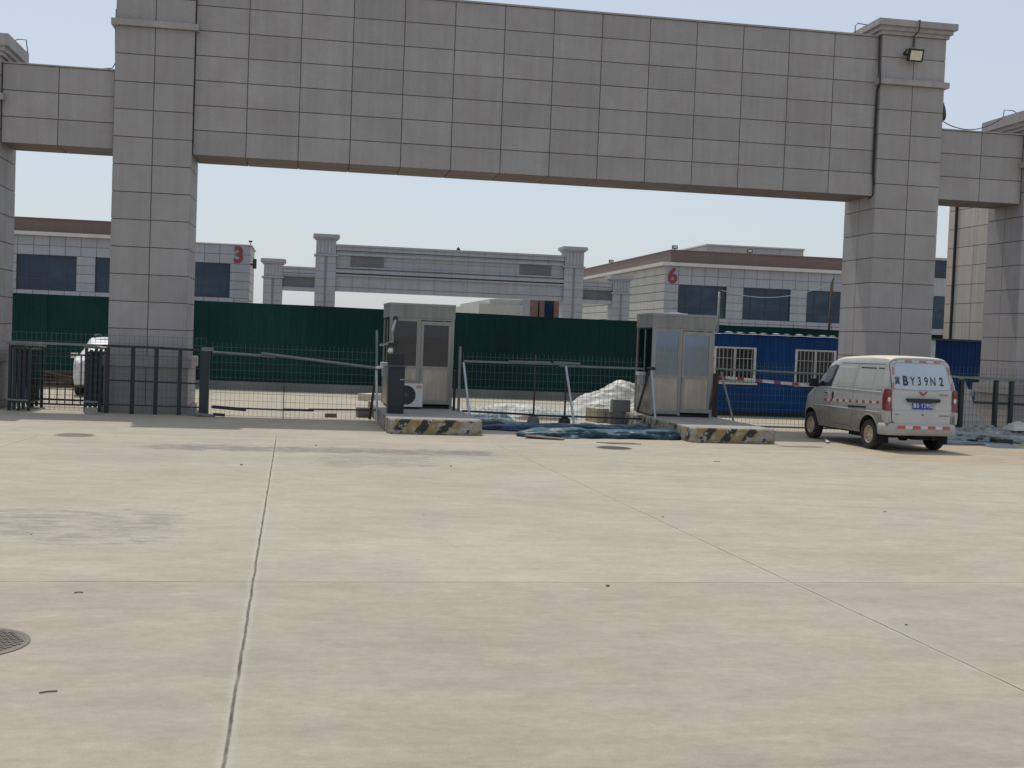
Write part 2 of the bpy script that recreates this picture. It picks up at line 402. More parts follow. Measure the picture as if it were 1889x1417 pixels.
# ------------------------------------------------------------------ gateway
gate = empty('gateway', (5.45, 0, 0), label='massive grey stone tiled gateway with a wide lintel across the yard entrance', cat='gateway')
OX = -5.45
def rows(z0, z1, h):
    n = max(1, round((z1-z0)/h)); return lin(z0, z1, n)
def pillar(x0, x1, depth, zband, ztop, capz):
    x0 += OX; x1 += OX
    m = MB()
    m.tiled_block(x0, x1, 0, depth, rows(1.25, zband, .6), 2, 2, 'flrb')
    m.tiled_block(x0+.0, x1, .004, depth, rows(zband+.13, ztop, .53), 2, 2, 'flrb')
    p = m.build('pillar', [STONE, GROUT], gate)
    b = MB(); b.box(x0-.09, x1+.09, -.09, depth+.09, zband-.002, zband+.132).bevel(.012)
    b.build('band', STONE_B, p)
    c = MB(); e = ((.05, 0, .10), (.11, .09, .20), (.19, .19, capz)) 
    for pr, a, t in e: c.box(x0-pr, x1+pr, -pr, depth+pr, ztop+a, ztop+t)
    c.bevel(.01); c.build('cap', STONE_B, p)
    d = MB()
    d.tiled_block(x0-.07, x1+.07, -.07, depth+.07, [.16, 1.02], 2, 2, 'flrb')
    d.box(x0-.13, x1+.13, -.13, depth+.13, 0, .155, 0)
    d.box(x0-.12, x1+.12, -.12, depth+.12, 1.023, 1.252, 0)
    d.build('pedestal', [STONE, GROUT], p)
pillar(-4.28, -2.61, 1.7, 8.44, 9.63, .34)
pillar(13.52, 15.18, 1.7, 8.44, 9.63, .34)
pillar(-8.30, -6.64, 1.6, 6.66, 7.60, .44)
pillar(17.45, 19.11, 1.6, 6.66, 7.60, .44)
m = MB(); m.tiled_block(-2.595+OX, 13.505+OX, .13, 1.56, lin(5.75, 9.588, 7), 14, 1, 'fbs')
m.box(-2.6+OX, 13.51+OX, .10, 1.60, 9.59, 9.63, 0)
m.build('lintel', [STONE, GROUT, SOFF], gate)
for a, b in ((-6.625, -4.295), (15.195, 17.435)):
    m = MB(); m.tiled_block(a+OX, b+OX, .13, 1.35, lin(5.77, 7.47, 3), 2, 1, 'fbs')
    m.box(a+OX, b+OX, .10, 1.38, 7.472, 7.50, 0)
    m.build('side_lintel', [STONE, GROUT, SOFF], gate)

# floodlight on the right pillar with its bracket and feed cable
fl = empty('floodlight', (14.26, -.02, 9.2), label='square pale faced floodlight high on the right gateway pillar', cat='floodlight')
M = Matrix.Rotation(math.radians(18), 4, 'X')
m = MB(); m.box(-.19, .19, -.27, -.19, -.15, .15, 0, M).bevel(.03, 2); m.build('housing', BLACKM, fl, smooth=True, ang=40)
mface = mat('flood_reflector', (.62, .58, .42), rough=.3, var=.1, scale=9)
m = MB(); m.box(-.145, .145, -.279, -.268, -.11, .11, 0, M); m.build('lens', mface, fl)
m = MB(); m.bar((-.21, -.20, .06), (-.21, -.02, -.02), .02, .05); m.bar((.21, -.20, .06), (.21, -.02, -.02), .02, .05); m.bar((-.21, -.03, -.02), (.21, -.03, -.02), .02, .05)
m.build('bracket', BLACKM, fl)
m = MB(); m.tube([(14.28, -.05, 9.36), (14.30, -.03, 9.5), (14.28, -.08, 9.62), (14.33, -.22, 9.72), (14.35, -.22, 9.98), (14.33, .1, 10.0)], .014, 6)
tag(m.build('power_cable', BLACKM), 'short black cable running from the floodlight up over the pillar cap', 'cable')
m = MB(); m.tube([(13.46, .06, 9.6), (13.475, .06, 9.0), (13.44, -.12, 8.6), (13.45, -.12, 8.42), (13.47, .08, 8.3), (13.465, .09, 7.2), (13.47, .09, 6.3), (13.52, .08, 6.0), (13.53, .08, 5.8), (13.49, .3, 5.70)], .02, 6)
tag(m.build('black_cable', BLACKM), 'long thick black cable down the inner edge of the right gateway pillar', 'cable')
m = MB(); m.tube([(-4.36, .5, 8.9), (-4.36, .5, 8.4), (-4.33, .4, 7.7), (-4.38, .3, 7.56), (-4.6, .3, 7.53), (-5.4, .6, 7.52)], .012, 6)
tag(m.build('thin_wire', BLACKM), 'thin wire down the outer edge of the left gateway pillar', 'wire')
# hanging speaker-like lamp on the pillar's outer side, sagging wire to the far right cap
hl = empty('side_lamp', (15.2, .3, 7.95), label='drooping black lamp on the outer side of the right gateway pillar', cat='lamp')
m = MB(); m.lathe([(.02, .24), (.07, .20), (.11, .05), (.115, -.12), (.09, -.22), (.03, -.25)], (.09, 0, 0), n=14, M=Matrix.Rotation(math.radians(-6), 4, 'Y')); m.build('housing', BLACKM, hl, smooth=True, ang=50)
m = MB(); m.bar((-.02, 0, .08), (.08, 0, .08), .06, .05); m.build('bracket', BLACKM, hl)
pts = [(15.33+(17.35-15.33)*t, .3+.6*t, 7.72+.35*t-1.35*t*(1-t)*.8) for t in lin(0, 1, 14)]
m = MB(); m.tube(pts, .012, 6); tag(m.build('sagging_wire', BLACKM), 'wire sagging from the right pillar lamp to the outermost right pillar', 'wire')
for px, py, r, lab in ((-6.55, 1.2, 1, 'bent wire loop on the cap of the outermost left pillar'), (13.42, 1.0, -1, 'bent wire loop beside the cap of the right gateway pillar'), (17.5, .9, -1, 'bent wire loop on the cap of the outermost right pillar')):
    z = 8.04 if abs(px) != 13.42 else 9.95
    if px > 13 and px < 14: pts = [(px-.15, py, 9.6), (px-.17, py, 10.05), (px-.1, py, 10.12), (px+.15, py, 10.1)]
    else: pts = [(px-r*.05, py-.4, z+.02), (px+r*.0, py-.1, z+.17), (px+r*.16, py, z+.19), (px+r*.20, py, z-.1)]
    m = MB(); m.tube(pts, .012, 6); tag(m.build('wire_loop', BLACKM), lab, 'wire loop')

# ------------------------------------------------------------------ far gateway
FS = .848
fg = empty('far_gateway', (10.7*FS, 50.0, .2957), label='second blue-grey stone gateway standing far behind the green hoarding', cat='gateway')
FX = -10.7
fg.scale = (FS, FS, FS)
def fpillar(x0, x1, ztop, zb):
    x0 += FX; x1 += FX; w = x1-x0; m = MB()
    m.tiled_block(x0, x1, 0, 1.5, rows(-.348, zb, .55), 2, 2, 'flr', gap=.022)
    m.box(x0+w/2-.09, x0+w/2+.09, -.012, .05, -.34, zb-.01, 1)
    m.box(x0+.02, x1-.02, .02, 1.48, zb+.1, ztop-.36, 0)
    for k in range(5):
        a = x0+.1+k*(w-.2)/5; m.box(a+.05, a+(w-.2)/5-.05, -.02, .03, zb+.16, ztop-.42, 0)
    p = m.build('pillar', [FARSTONE, FARDARK], fg)
    b = MB(); b.box(x0-.12, x1+.12, -.12, 1.62, zb, zb+.11); b.build('band', FARSTONE, p)
    c = MB(); c.box(x0-.09, x1+.09, -.09, 1.59, ztop-.37, ztop-.25); c.box(x0-.22, x1+.22, -.22, 1.72, ztop-.252, ztop-.03); c.box(x0-.16, x1+.16, -.16, 1.66, ztop-.032, ztop)
    c.build('cap', FARSTONE, p)
fpillar(.55, 2.05, 9.15, 7.55); fpillar(19.35, 20.87, 9.15, 7.55)
fpillar(-3.2, -1.82, 7.16, 5.75); fpillar(23.2, 24.6, 7.1, 5.7)
def fbeam(x0, x1, lv, name):
    x0 += FX; x1 += FX; m = MB()
    for z0, z1, y, mi in lv: m.box(x0, x1, y, 1.4-abs(y)*.1, z0, z1, mi)
    n = max(2, round((x1-x0)/1.24))
    for k in range(1, n):
        x = x0+(x1-x0)*k/n
        for z0, z1, y, mi in lv:
            if mi == 0: m.box(x-.014, x+.014, y-.004, y+.02, z0, z1, 1)
    return m, name, x0, x1
m, nm, a, b = fbeam(2.06, 19.34, [(5.0,5.30,.26,0),(5.302,5.33,.30,1),(5.332,6.12,.22,0),(6.122,6.25,.05,0),(6.252,6.36,.34,1),(6.362,6.60,.02,0),(6.602,6.72,.30,0),(6.722,6.84,.14,0),(6.842,7.35,.28,0),(7.352,7.37,.31,1),(7.372,7.66,.28,0),(7.662,7.84,.10,0),(7.842,7.98,.20,0),(7.982,8.02,.28,1),(8.022,8.30,.06,0),(8.302,8.45,-.05,0)], 'lintel')
lint = m.build(nm, [FARSTONE, FARDARK], fg)
for c in (a+2.3, b-2.2):
    q = MB()
    q.box(c-1.25, c+1.25, .255, .275, 6.86, 7.62)
    for k in range(26): q.box(c-1.22+k*.095, c-1.18+k*.095, .215, .26, 6.86, 7.62)
    q.build('louvre_panel', FARDARK, lint)
for x0, x1 in ((-1.81, .54), (20.88, 23.19)):
    m, nm, a, b = fbeam(x0, x1, [(4.9,5.16,.1,0),(5.162,5.92,.30,1),(5.922,6.04,.14,0),(6.042,6.16,.04,0),(6.162,6.20,.2,1),(6.202,6.50,.08,0),(6.502,6.66,0,0)], 'side_lintel')
    sl_ = m.build(nm, [FARSTONE, FARDARK], fg); q = MB()
    for k in range(20): q.box(a+.06+k*(b-a-.12)/20, a+.10+k*(b-a-.12)/20, .25, .305, 5.18, 5.90)
    q.build('louvre_panel', FARDARK, sl_)
m = MB(); m.box(9.37, 9.58, 50.2, 50.4, 7.465, 7.60).bevel(.03); m.tube([(9.47, 50.3, 7.58), (9.47, 50.3, 7.68)], .04)
tag(m.build('roof_spotlight', BLACKM), 'tiny dark spotlight on top of the far gateway lintel', 'spotlight')

# ------------------------------------------------------------------ buildings with numerals
def window(parent, x0, x1, z0, z1, y, div=(.18, .5, .83), mid=.32):
    f = MB(); w = x1-x0; fr = .05
    f.box(x0, x1, y, y+.06, z0, z0+fr); f.box(x0, x1, y, y+.06, z1-fr, z1)
    f.box(x0, x0+fr, y, y+.06, z0+fr, z1-fr); f.box(x1-fr, x1, y, y+.06, z0+fr, z1-fr)
    for d in div: f.box(x0+w*d-.03, x0+w*d+.03, y+.004, y+.06, z0+fr, z1-fr)
    zm = z0+(z1-z0)*mid; f.box(x0+fr, x1-fr, y+.008, y+.06, zm-.03, zm+.03)
    for k in range(int(w/.14)): f.box(x0+.1+k*.14, x0+.115+k*.14, y+.09, y+.10, z0+fr, zm-.2)
    wo = f.build('window', WFRAME, parent)
    g = MB(); g.box(x0+.02, x1-.02, y+.035, y+.05, z0+.02, z1-.02); g.build('pane', WINGL, wo)
WS = 1.186
def WT(x, y, z): return (x*WS, -28.02+(y+28.02)*WS, 1.945+(z-1.945)*WS)
def workshop(name, x0, x1, y, depth, wins, ztop, lab, par, num, numx, corner):
    b = empty(name, WT((x0+x1)/2, y, 0), label=lab, cat='building'); b.scale = (WS, WS, WS); ox = -(x0+x1)/2
    m = MB(); zw0, zw1 = 3.62, 5.52
    t = .15
    # front: strips round the windows, each clad with tiles
    xs_ = sorted(wins)
    m.box(x0+ox+.02, x1+ox-.02, t, depth-.02, 0, ztop, 1)
    nx = max(1, round((x1-x0)/.82))
    m.box(x0+ox, x1+ox, .02, t+.05, 0, zw0-.45, 1)
    m.box(x0+ox, x1+ox, .02, t+.05, zw1, ztop, 1); m.box(x0+ox, x1+ox, .02, t+.05, zw0-.45, zw0, 1)
    m.tiles((x0+ox, 0, zw1), (1,0,0), (0,0,1), (0,-1,0), lin(0, x1-x0, nx), lin(0, ztop-zw1, 2), .02)
    m.tiles((x0+ox, 0, zw0-.24), (1,0,0), (0,0,1), (0,-1,0), lin(0, x1-x0, nx), [0, .24], .02)
    m.tiles((x0+ox, 0, 0), (1,0,0), (0,0,1), (0,-1,0), lin(0, x1-x0, nx), lin(0, zw0-.24, 4), .03)
    edges = [x0]+[e for w in xs_ for e in w]+[x1]
    for a, c in zip(edges[::2], edges[1::2]):
        if c-a > .1:
            m.box(a+ox, c+ox, .02, t+.05, zw0, zw1, 1)
            m.tiles((a+ox, 0, zw0), (1,0,0), (0,0,1), (0,-1,0), lin(0, c-a, max(1, round((c-a)/1.1))), lin(0, zw1-zw0, 4), .02)
    front = m.build('front_wall', [BTILE, GROUT], b)
    ny = max(1, round(depth/2.2))
    for fx, u, o, n in ((x0, (0,-1,0), (x0+ox-.02, depth, 0), (-1,0,0)), (x1, (0,1,0), (x1+ox+.02, 0, 0), (1,0,0))):
        s = MB(); s.tiles(o, u, (0,0,1), n, lin(0, depth, ny), rows(0, ztop, .52), .03, .05)
        s.build('side_wall', [BSIDE], b)
    c = MB()
    if par:
        px0, px1 = par
        c.box(x0+ox-.28 if corner == 'l' else px0+ox, px1+ox+.1, -.28, depth+.2, ztop, ztop+.20)
        c.build('cornice', CORN, b)
        pp = MB(); pp.box(px0+ox, px1+ox, .45, depth-.3, ztop+.202, ztop+.93); pp.box(px0+ox-.04, px1+ox+.04, .41, depth-.26, ztop+.932, ztop+1.0); pp.build('parapet', BROWN, b)
    else: pass
    for a, e in xs_: window(b, a+ox, e+ox, zw0, zw1, .10)
    text_on(num, 1.22, lambda x, yv, z: Vector((numx+ox+x, -.03-z, 5.98+yv)), 'numeral', NUMRED, b, offset=.045, sx=.95)
    return b, ox
W3 = [(-31.9+4.09*k, -28.8+4.09*k) for k in range(7)]
b3, ox3 = workshop('workshop_building', -36, -3.2, 42, 5.5, W3, 6.56, 'low grey tiled workshop with red numeral 3 at its right end', (-36, -8.6), '3', -3.82, 'r')
m = MB(); m.box(-8.5+ox3, -3.1+ox3, -.06, 5.55, 6.561, 6.62); m.build('coping', CORN, b3)
W6 = [(21.66+4.03*k, 24.63+4.03*k) for k in range(6)]
b6, ox6 = workshop('workshop_building', 20.82, 46, 42, 26, W6, 6.60, 'low grey tiled workshop with red numeral 6 at its left corner', (21.25, 46), '6', 21.26, 'l')
def roof_lamp(x, y, z, lab):
    r = empty('roof_floodlight', WT(x, y, z), label=lab, cat='floodlight', group='floodlights along workshop roof')
    m = MB(); m.box(-.19, .19, -.08, .08, .08, .34).bevel(.03); m.build('housing', BLACKM, r)
    m = MB(); m.box(-.13, .13, -.095, -.078, .13, .29); m.build('lens', WHITEM, r)
    m = MB(); m.bar((0, 0, 0), (0, 0, .14), .06, .06); m.build('foot', BLACKM, r)
roof_lamp(21.6, 42.9, 7.60, 'small floodlight on the roof corner above numeral 6')
roof_lamp(26.3, 42.9, 7.60, 'small square floodlight halfway along the roof of building 6')
roof_lamp(21.5, 58, 7.60, 'tiny floodlight far back on the left roof edge of building 6')
m = MB(); m.box(-3.60, -3.36, 55.1, 55.3, 5.93, 6.58).bevel(.05); m.box(-3.82, -3.58, 55.15, 55.22, 6.15, 6.27)
tag(m.build('wall_speaker', BLACKM), 'black box lamp on the right end of the numeral 3 building', 'wall lamp')
m = MB(); m.tube([(-3.8, 55.6, 7.5), (-3.8, 55.6, 7.72)], .02); m.box(-3.92, -3.7, 55.5, 55.62, 7.68, 7.8)
tag(m.build('roof_camera', BLACKM), 'tiny camera on a stub at the roof corner above numeral 3', 'camera')

hb = empty('rooftop_block', (41.7, 90, 0), label='pale flat block rising behind the brown roof edge of building 6', cat='building')
m = MB(); m.tiled_block(-2.4, 7.8, 0, 12, rows(0, 12.0, 1.9), 4, 4, 'flr', gap=.05); m.build('upper_wall', [BSIDE, CONC], hb)
m = MB(); m.tiled_block(-5.8, -2.45, .5, 12, rows(0, 11.35, 1.9), 2, 4, 'flr', gap=.05); m.build('lower_wall', [BSIDE, CONC], hb)
m = MB(); m.box(-2.5, 7.9, -.1, 12.1, 12.002, 12.15); m.build('roof_edge', CORN, hb)
# right office wing seen in the slit beside the right pillar
ow = empty('glass_office', WT(41, 41.0, 0), label='glazed office wing seen in the slit right of the right pillar', cat='building'); ow.scale = (WS, WS, WS)
m = MB(); m.box(-5.4, 6, 0, 16, 0, 3.5); m.box(-5.4, 6, 0, 16, 5.5, 6.58); m.box(-5.4, 6, .2, 16, 3.5, 5.5); m.box(-5.4, 6, .2, 16, 6.58, 7.65); m.box(-5.5, 6.1, -.1, 16, 7.652, 7.8); m.build('wall', BTILE, ow)
for z0, z1 in ((3.55, 5.45), (6.62, 7.62)):
    for k in range(4): window(ow, -5.3+2.8*k, -2.6+2.8*k, z0, z1, .05, div=(.33, .66))
# distant hall under the far lintel
dh = empty('distant_hall', (28, 120, 0), label='distant cream hall with red-brown columns glimpsed under the far gateway', cat='building')
m = MB(); m.box(-7.3, -1.9, 0, 30, 0, 6.1); m.box(-5.9, -1.9, .6, 30, 6.1, 6.7); m.box(-1.9, 9.5, .9, 30, 0, 7.5); m.build('wall', BSIDE, dh)
for k in range(3):
    m = MB(); m.box(-4.9+k*.95, -4.3+k*.95, -.05, .05, 3.4, 4.5); m.build('window', WFRAME, dh)
BRCK = mat('red_brown_panel', (.17, .095, .085), rough=.7, var=.15)
for x, w_, mm in ((-1.9, .9, FARSTONE), (-1.0, 1.0, BRCK), (.2, .6, BROWN), (.8, 1.0, WINGL), (2.0, 1.2, BRCK), (3.2, 1.0, BROWN)):
    m = MB(); m.box(x, x+w_, 0, .92, 0, 7.4); m.build('column' if mm not in (WINGL,) else 'glass_strip', mm, dh)
dl = empty('slatted_hall', (37, 112, 0), label='distant cream block with tall narrow slots behind the far right side lintel', cat='building')
m = MB(); m.box(-4, 5, 0, 14, 0, 8); m.build('wall', BSIDE, dl)
for k in range(11):
    m = MB(); m.box(-3.4+k*.62, -3.4+k*.62+rng.choice((.18, .26, .32)), -.06, .02, 3.5, 6.6); m.build('slot_window', WFRAME, dl)

# cream gatehouse wall behind the right opening
gh = empty('gatehouse', (22.6, 7, 0), label='cream stone clad gatehouse wall behind the right side opening', cat='building')
m = MB(); m.tiled_block(-2.1, 3, -1.6, 1.55, rows(0, 7.2, .6), 5, 3, 'flrb'); m.build('wall', [mat('cream_stone', (.42,.385,.33), rough=.6, var=.07, tone=.05, fine=.08, streak=.15), GROUT], gh)
m = MB(); m.tiled_block(-2.1, 3, 1.62, 2.1, rows(0, 7.2, .6), 5, 1, 'flrb'); m.build('wall_end', [mat('tan_stone', (.45,.36,.29), rough=.6, var=.07, tone=.05), GROUT], gh)
m = MB(); m.tube([(-2.13, 1.585, 0), (-2.13, 1.585, 7.2)], .045, 8); m.build('downpipe', BLACKM, gh)

# ------------------------------------------------------------------ hoarding and low wall
HA, HB = Vector((-14, 12.7, 0)), Vector((24, 10.2, 0))
hd = (HB-HA).normalized(); hn = Vector((hd.y, -hd.x, 0))
hz = lambda t: 2.82-.0055*t
ho = empty('hoarding', HA, label='long green turf covered hoarding across the yard behind the gateway', cat='hoarding')
m = MB(); Lh = (HB-HA).length; npan = 19; zt_ = [hz(Lh*k/npan)+rng.uniform(-.018, .018) for k in range(npan+1)]
for k in range(npan):
    a, b = Lh*k/npan, Lh*(k+1)/npan; off = rng.uniform(0, .016); za, zb_ = zt_[k], zt_[k+1]
    seg = 6; pts = []
    P = [hd*a+hn*off, hd*b+hn*off, hd*b+hn*(off-.05), hd*a+hn*(off-.05)]
    up = [za, zb_, zb_, za]
    m.hexa([p+Vector((0,0,.12)) for p in P]+[p+Vector((0,0,u)) for p, u in zip(P, up)])
m.build('turf_panel', TURF, ho)
m = MB()
for k in range(npan+1): p = hd*(Lh*k/npan)-hn*.09; m.box(p.x-.03, p.x+.03, p.y-.03, p.y+.03, 0, 2.6)
m.bar(hd*0-hn*.09+Vector((0,0,1.4)), hd*Lh-hn*.09+Vector((0,0,1.4)), .04, .04); m.build('frame', GREYRAIL, ho)
m = MB(); kw = hn*.32
m.hexa([hd*0+hn*.06, hd*0+kw, hd*Lh+kw, hd*Lh+hn*.06]+[v+Vector((0,0,.26)) for v in (hd*0+hn*.06, hd*0+kw*.95, hd*Lh+kw*.95, hd*Lh+hn*.06)]); m.bevel(.015)
tag(m.build('low_wall', mat('grey_kerb_wall', (.20,.195,.185), rough=.9, var=.2, scale=.7, fine=.1, bump=.2), loc=HA), 'low dark concrete kerb wall along the foot of the green hoarding', 'low wall')
# poles rising behind the hoarding and the cable slung between them
for x, z, lab, tilt in ((13.38, 3.75, 'short grey pole behind the hoarding left of the second window', .02), (17.26, 4.25, 'tall dark pole with a hook behind the hoarding near the right pillar', .05)):
    p = empty('pole', (x, 10.45, 0), label=lab, cat='pole'); m = MB(); m.tube([(0, .6, 0), (0, .3, 1.5), (tilt, .3, z)], .045, 8); m.build('shaft', GREYRAIL if z < 4 else RUST, p, smooth=True)
    m = MB(); m.tube([(tilt, .3, z), (tilt+.04, .25, z+.12)], .02, 6); m.tube([(tilt-.06, .3, z-.2), (tilt+.08, .3, z-.45)], .012, 5); m.build('hook', BLACKM, p)
pts = [(13.4+(17.28-13.4)*t, 10.75, 3.82+.38*t-1.0*4*t*(1-t)*(.36)) for t in lin(0, 1, 20)]
m = MB(); m.tube(pts, .012, 5); tag(m.build('slung_cable', GALV), 'pale cable slung between the two poles in front of building 6', 'cable')

# ------------------------------------------------------------------ blue cabins
def cabin(x0, x1, y, d, h, wins, m_, lab, trim):
    c = empty('cabin', (x0, y, 0), label=lab, cat='cabin'); m = MB(); L = x1-x0; z0 = .16
    # corrugated front with openings
    pit = .125
    def strip(a, b, za, zb2):
        n = max(1, round((b-a)/pit)); w = (b-a)/n
        for k in range(n):
            q = a+k*w
            prof = [(q, 0), (q+w*.55, 0), (q+w*.62, -.012), (q+w*.93, -.012), (q+w, 0)]
            for (ax, ay), (bx, by) in zip(prof[:-1], prof[1:]): m.poly([(ax, ay, za), (bx, by, za), (bx, by, zb2), (ax, ay, zb2)])
    e = 0.0
    for (a, b, za, zb2) in wins:
        strip(e, a, z0, h); strip(a, b, z0, za); strip(a, b, zb2, h); e = b
    strip(e, L, z0, h)
    m.poly([(0, 0, z0), (0, d, z0), (0, d, h), (0, 0, h)]); m.poly([(L, 0, z0), (L, d, z0), (L, d, h), (L, 0, h)]); m.poly([(0, d, z0), (L, d, z0), (L, d, h), (0, d, h)])
    m.build('wall', m_, c, norm=False)
    m = MB(); m.box(-.06, L+.06, -.08, d+.06, h+.002, h+.06); m.build('roof', trim, c)
    m = MB(); m.box(0, L, .05, d-.05, 0.02, z0-.002); m.build('skid_base', BLACKM, c)
    m = MB(); m.box(0, L, -.02, .03, z0-.03, z0+.05); m.build('bottom_rail', m_ if trim is not WHITEM else NAVYB, c)
    for (a, b, za, zb2) in wins:
        f = MB(); fr = .045
        f.box(a-.02, b+.02, -.03, .03, za, za+fr); f.box(a-.02, b+.02, -.03, .03, zb2-fr, zb2); f.box(a-.02, a+fr, -.03, .03, za+fr, zb2-fr); f.box(b-fr, b+.02, -.03, .03, za+fr, zb2-fr); f.box((a+b)/2-.03, (a+b)/2+.03, -.028, .03, za+fr, zb2-fr)
        w = f.build('window', WHITEM, c)
        g = MB(); g.box(a+.02, b-.02, .035, .045, za+.02, zb2-.02); g.build('pane', mat('cabin_dark_glass', (.015,.016,.02), rough=.12, var=.1), w)
        g = MB()
        for k in range(1, 10): x = a+(b-a)*k/10; g.tube([(x, -.06, za-.02), (x, -.06, zb2)], .009, 5)
        for q in (.02, .33, .68): z = za+(zb2-za)*q; g.tube([(a-.01, -.06, z), (b+.01, -.06, z)], .009, 5)
        g.build('window_bars', mat('dull_bar_paint', (.42,.42,.41), rough=.6), w)
        g = MB(); g.box(a-.05, b+.05, -.12, 0, za-.06, za-.005); g.build('sill', WHITEM, w)
    return c
cb = cabin(10.9, 16.0, 5.0, 2.4, 2.30, [(.45, 1.65, .96, 1.95), (2.86, 4.05, .96, 1.95)], BLUE, 'bright blue site cabin with two barred white framed windows', BLUE)
m = MB()
def strip_fn(u, v):
    x = 10.85-10.9+u*5.2; wv = .035*noise.noise(Vector((x*3, 0, 0)))+.02*math.sin(x*9)
    return Vector((x, -.10+.05*v+.0*u, 2.315+.045*v*(.6+.8*abs(math.sin(u*47)))+wv*.35))
m.grid(90, 2, strip_fn); m.build('white_sealing_strip', WHITEM, cb)
cn = cabin(18.05, 19.85, 5.0, 2.4, 2.36, [], NAVYB, 'dark navy sheet cabin in the gap beside the right pillar', BLACKM)
m = MB(); m.box(-.28, -.01, .02, .3, .16, 2.36); m.build('corner_post', GALV, cn)

# ------------------------------------------------------------------ traffic islands (kerbs)
def kerbmat():
    g = G('peeling_hazard_paint'); X, Y, Z = g.xyz()
    n = g.noise(1.5, 6, rough=.7); n2 = g.noise(6, 6, rough=.75)
    n3_ = g.noise(4, 5, rough=.7)
    at = g.t.nodes.new('ShaderNodeAttribute'); at.attribute_name = 'run'; at.attribute_type = 'GEOMETRY'
    u = g.math('ADD', g.math('SUBTRACT', at.outputs['Fac'], g.math('MULTIPLY', Z, .75)), g.math('MULTIPLY', g.math('SUBTRACT', n3_, .5), .16))
    fr = g.math('FRACT', g.math('MULTIPLY', u, 1/.44))
    black = g.math('MULTIPLY', g.mr(fr, .50, .54, 0, 1), g.mr(fr, .96, 1.0, 1, 0))
    col = g.mix(black, g.scale((.27, .205, .085), g.mr(n2, .3, .7, .65, 1.2)), (.028, .026, .026))
    n3 = g.noise(3.2, 6, rough=.72)
    peel = g.mr(g.math('ADD', g.math('MULTIPLY', g.math('ADD', n2, n3), .5), g.math('MULTIPLY', g.math('SUBTRACT', n, .5), .7)), .495, .53, 0, 1)
    raw = g.scale((.34, .315, .28), g.mr(g.noise(14, 5, rough=.7), .3, .7, .6, 1.25))
    peel2 = g.math('MULTIPLY', peel, g.mr(black, 0, 1, .75, 1))
    col = g.mix(peel2, col, raw)
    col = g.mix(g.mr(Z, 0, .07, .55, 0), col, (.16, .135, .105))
    g.base(col); g.pv(rough=.8); g.bump(n2, .35, .012); return g.m
KERB = kerbmat()
def island(x0, x1, y0, y1, lab, rz=0, topmat=None):
    t = empty('traffic_island', ((x0+x1)/2, y0, 0), rz, lab, 'traffic island'); w = (x1-x0)/2; L = y1-y0; H = .30
    pts = [(-w, L)]
    r = .16
    for (cx, cy, a0) in ((-w+r, r, 180), (w-r*2.2, r*.9, 270)):
        rr = r if cx < 0 else r*2.2
        ry = r if cx < 0 else r*.9
        for k in range(7): a = math.radians(a0+90*k/6); pts.append((cx+math.cos(a)*rr, cy+math.sin(a)*ry))
    pts.append((w, L))
    m = MB(); run = m.bm.verts.layers.float.new('run'); n = len(pts)
    # resample sides for irregular edge
    P = []
    for i in range(n):
        a, b = Vector(pts[i]), Vector(pts[(i+1) % n]); d = (b-a).length; k = max(1, int(d/.12))
        for q in range(k): P.append(a+(b-a)*q/k)
    n = len(P); s = 0; R = [[], [], []]
    for i in range(n):
        if i: s += (P[i]-P[i-1]).length
        jit = noise.noise(Vector((P[i].x*4, P[i].y*4, x0)))*.012
        nrm = (P[i]-Vector((0, L/2))).normalized()
        for j, (ins, z) in enumerate(((0, 0), (.008, H-.025), (.03, H))):
            q = P[i]-nrm*(ins+jit*(j > 0)); v = m.bm.verts.new((q.x, q.y, z+(jit*.6 if j else 0))); v[run] = s; R[j].append(v)
    for j in range(2):
        for i in range(n-1 if False else n): m._face([R[j][i], R[j][(i+1) % n], R[j+1][(i+1) % n], R[j+1][i]], 0, .5)
    m.build('kerb', KERB, t)
    q = MB(); v = [q.bm.verts.new((a.co.x, a.co.y, a.co.z)) for a in []]
    return t, P, H
def island_top(t, P, H, w=None):
    q = MB(); L = max(p.y for p in P)
    vs_ = []
    for p in P:
        nrm = (p-Vector((0, L/2))).normalized(); a = p-nrm*.028; vs_.append(q.bm.verts.new((a.x, a.y, H-.002)))
    q._face(vs_, 0, .5); q.build('top_slab', CONC, t)
t1, P1, H1 = island(1.63, 3.52, -4.12, 2.3, 'left concrete island with peeling yellow and black kerb paint', math.radians(.6)); island_top(t1, P1, H1)
t2, P2, H2 = island(7.66, 9.52, -4.45, 2.3, 'right concrete island with peeling yellow and black kerb paint', math.radians(1.0)); island_top(t2, P2, H2)

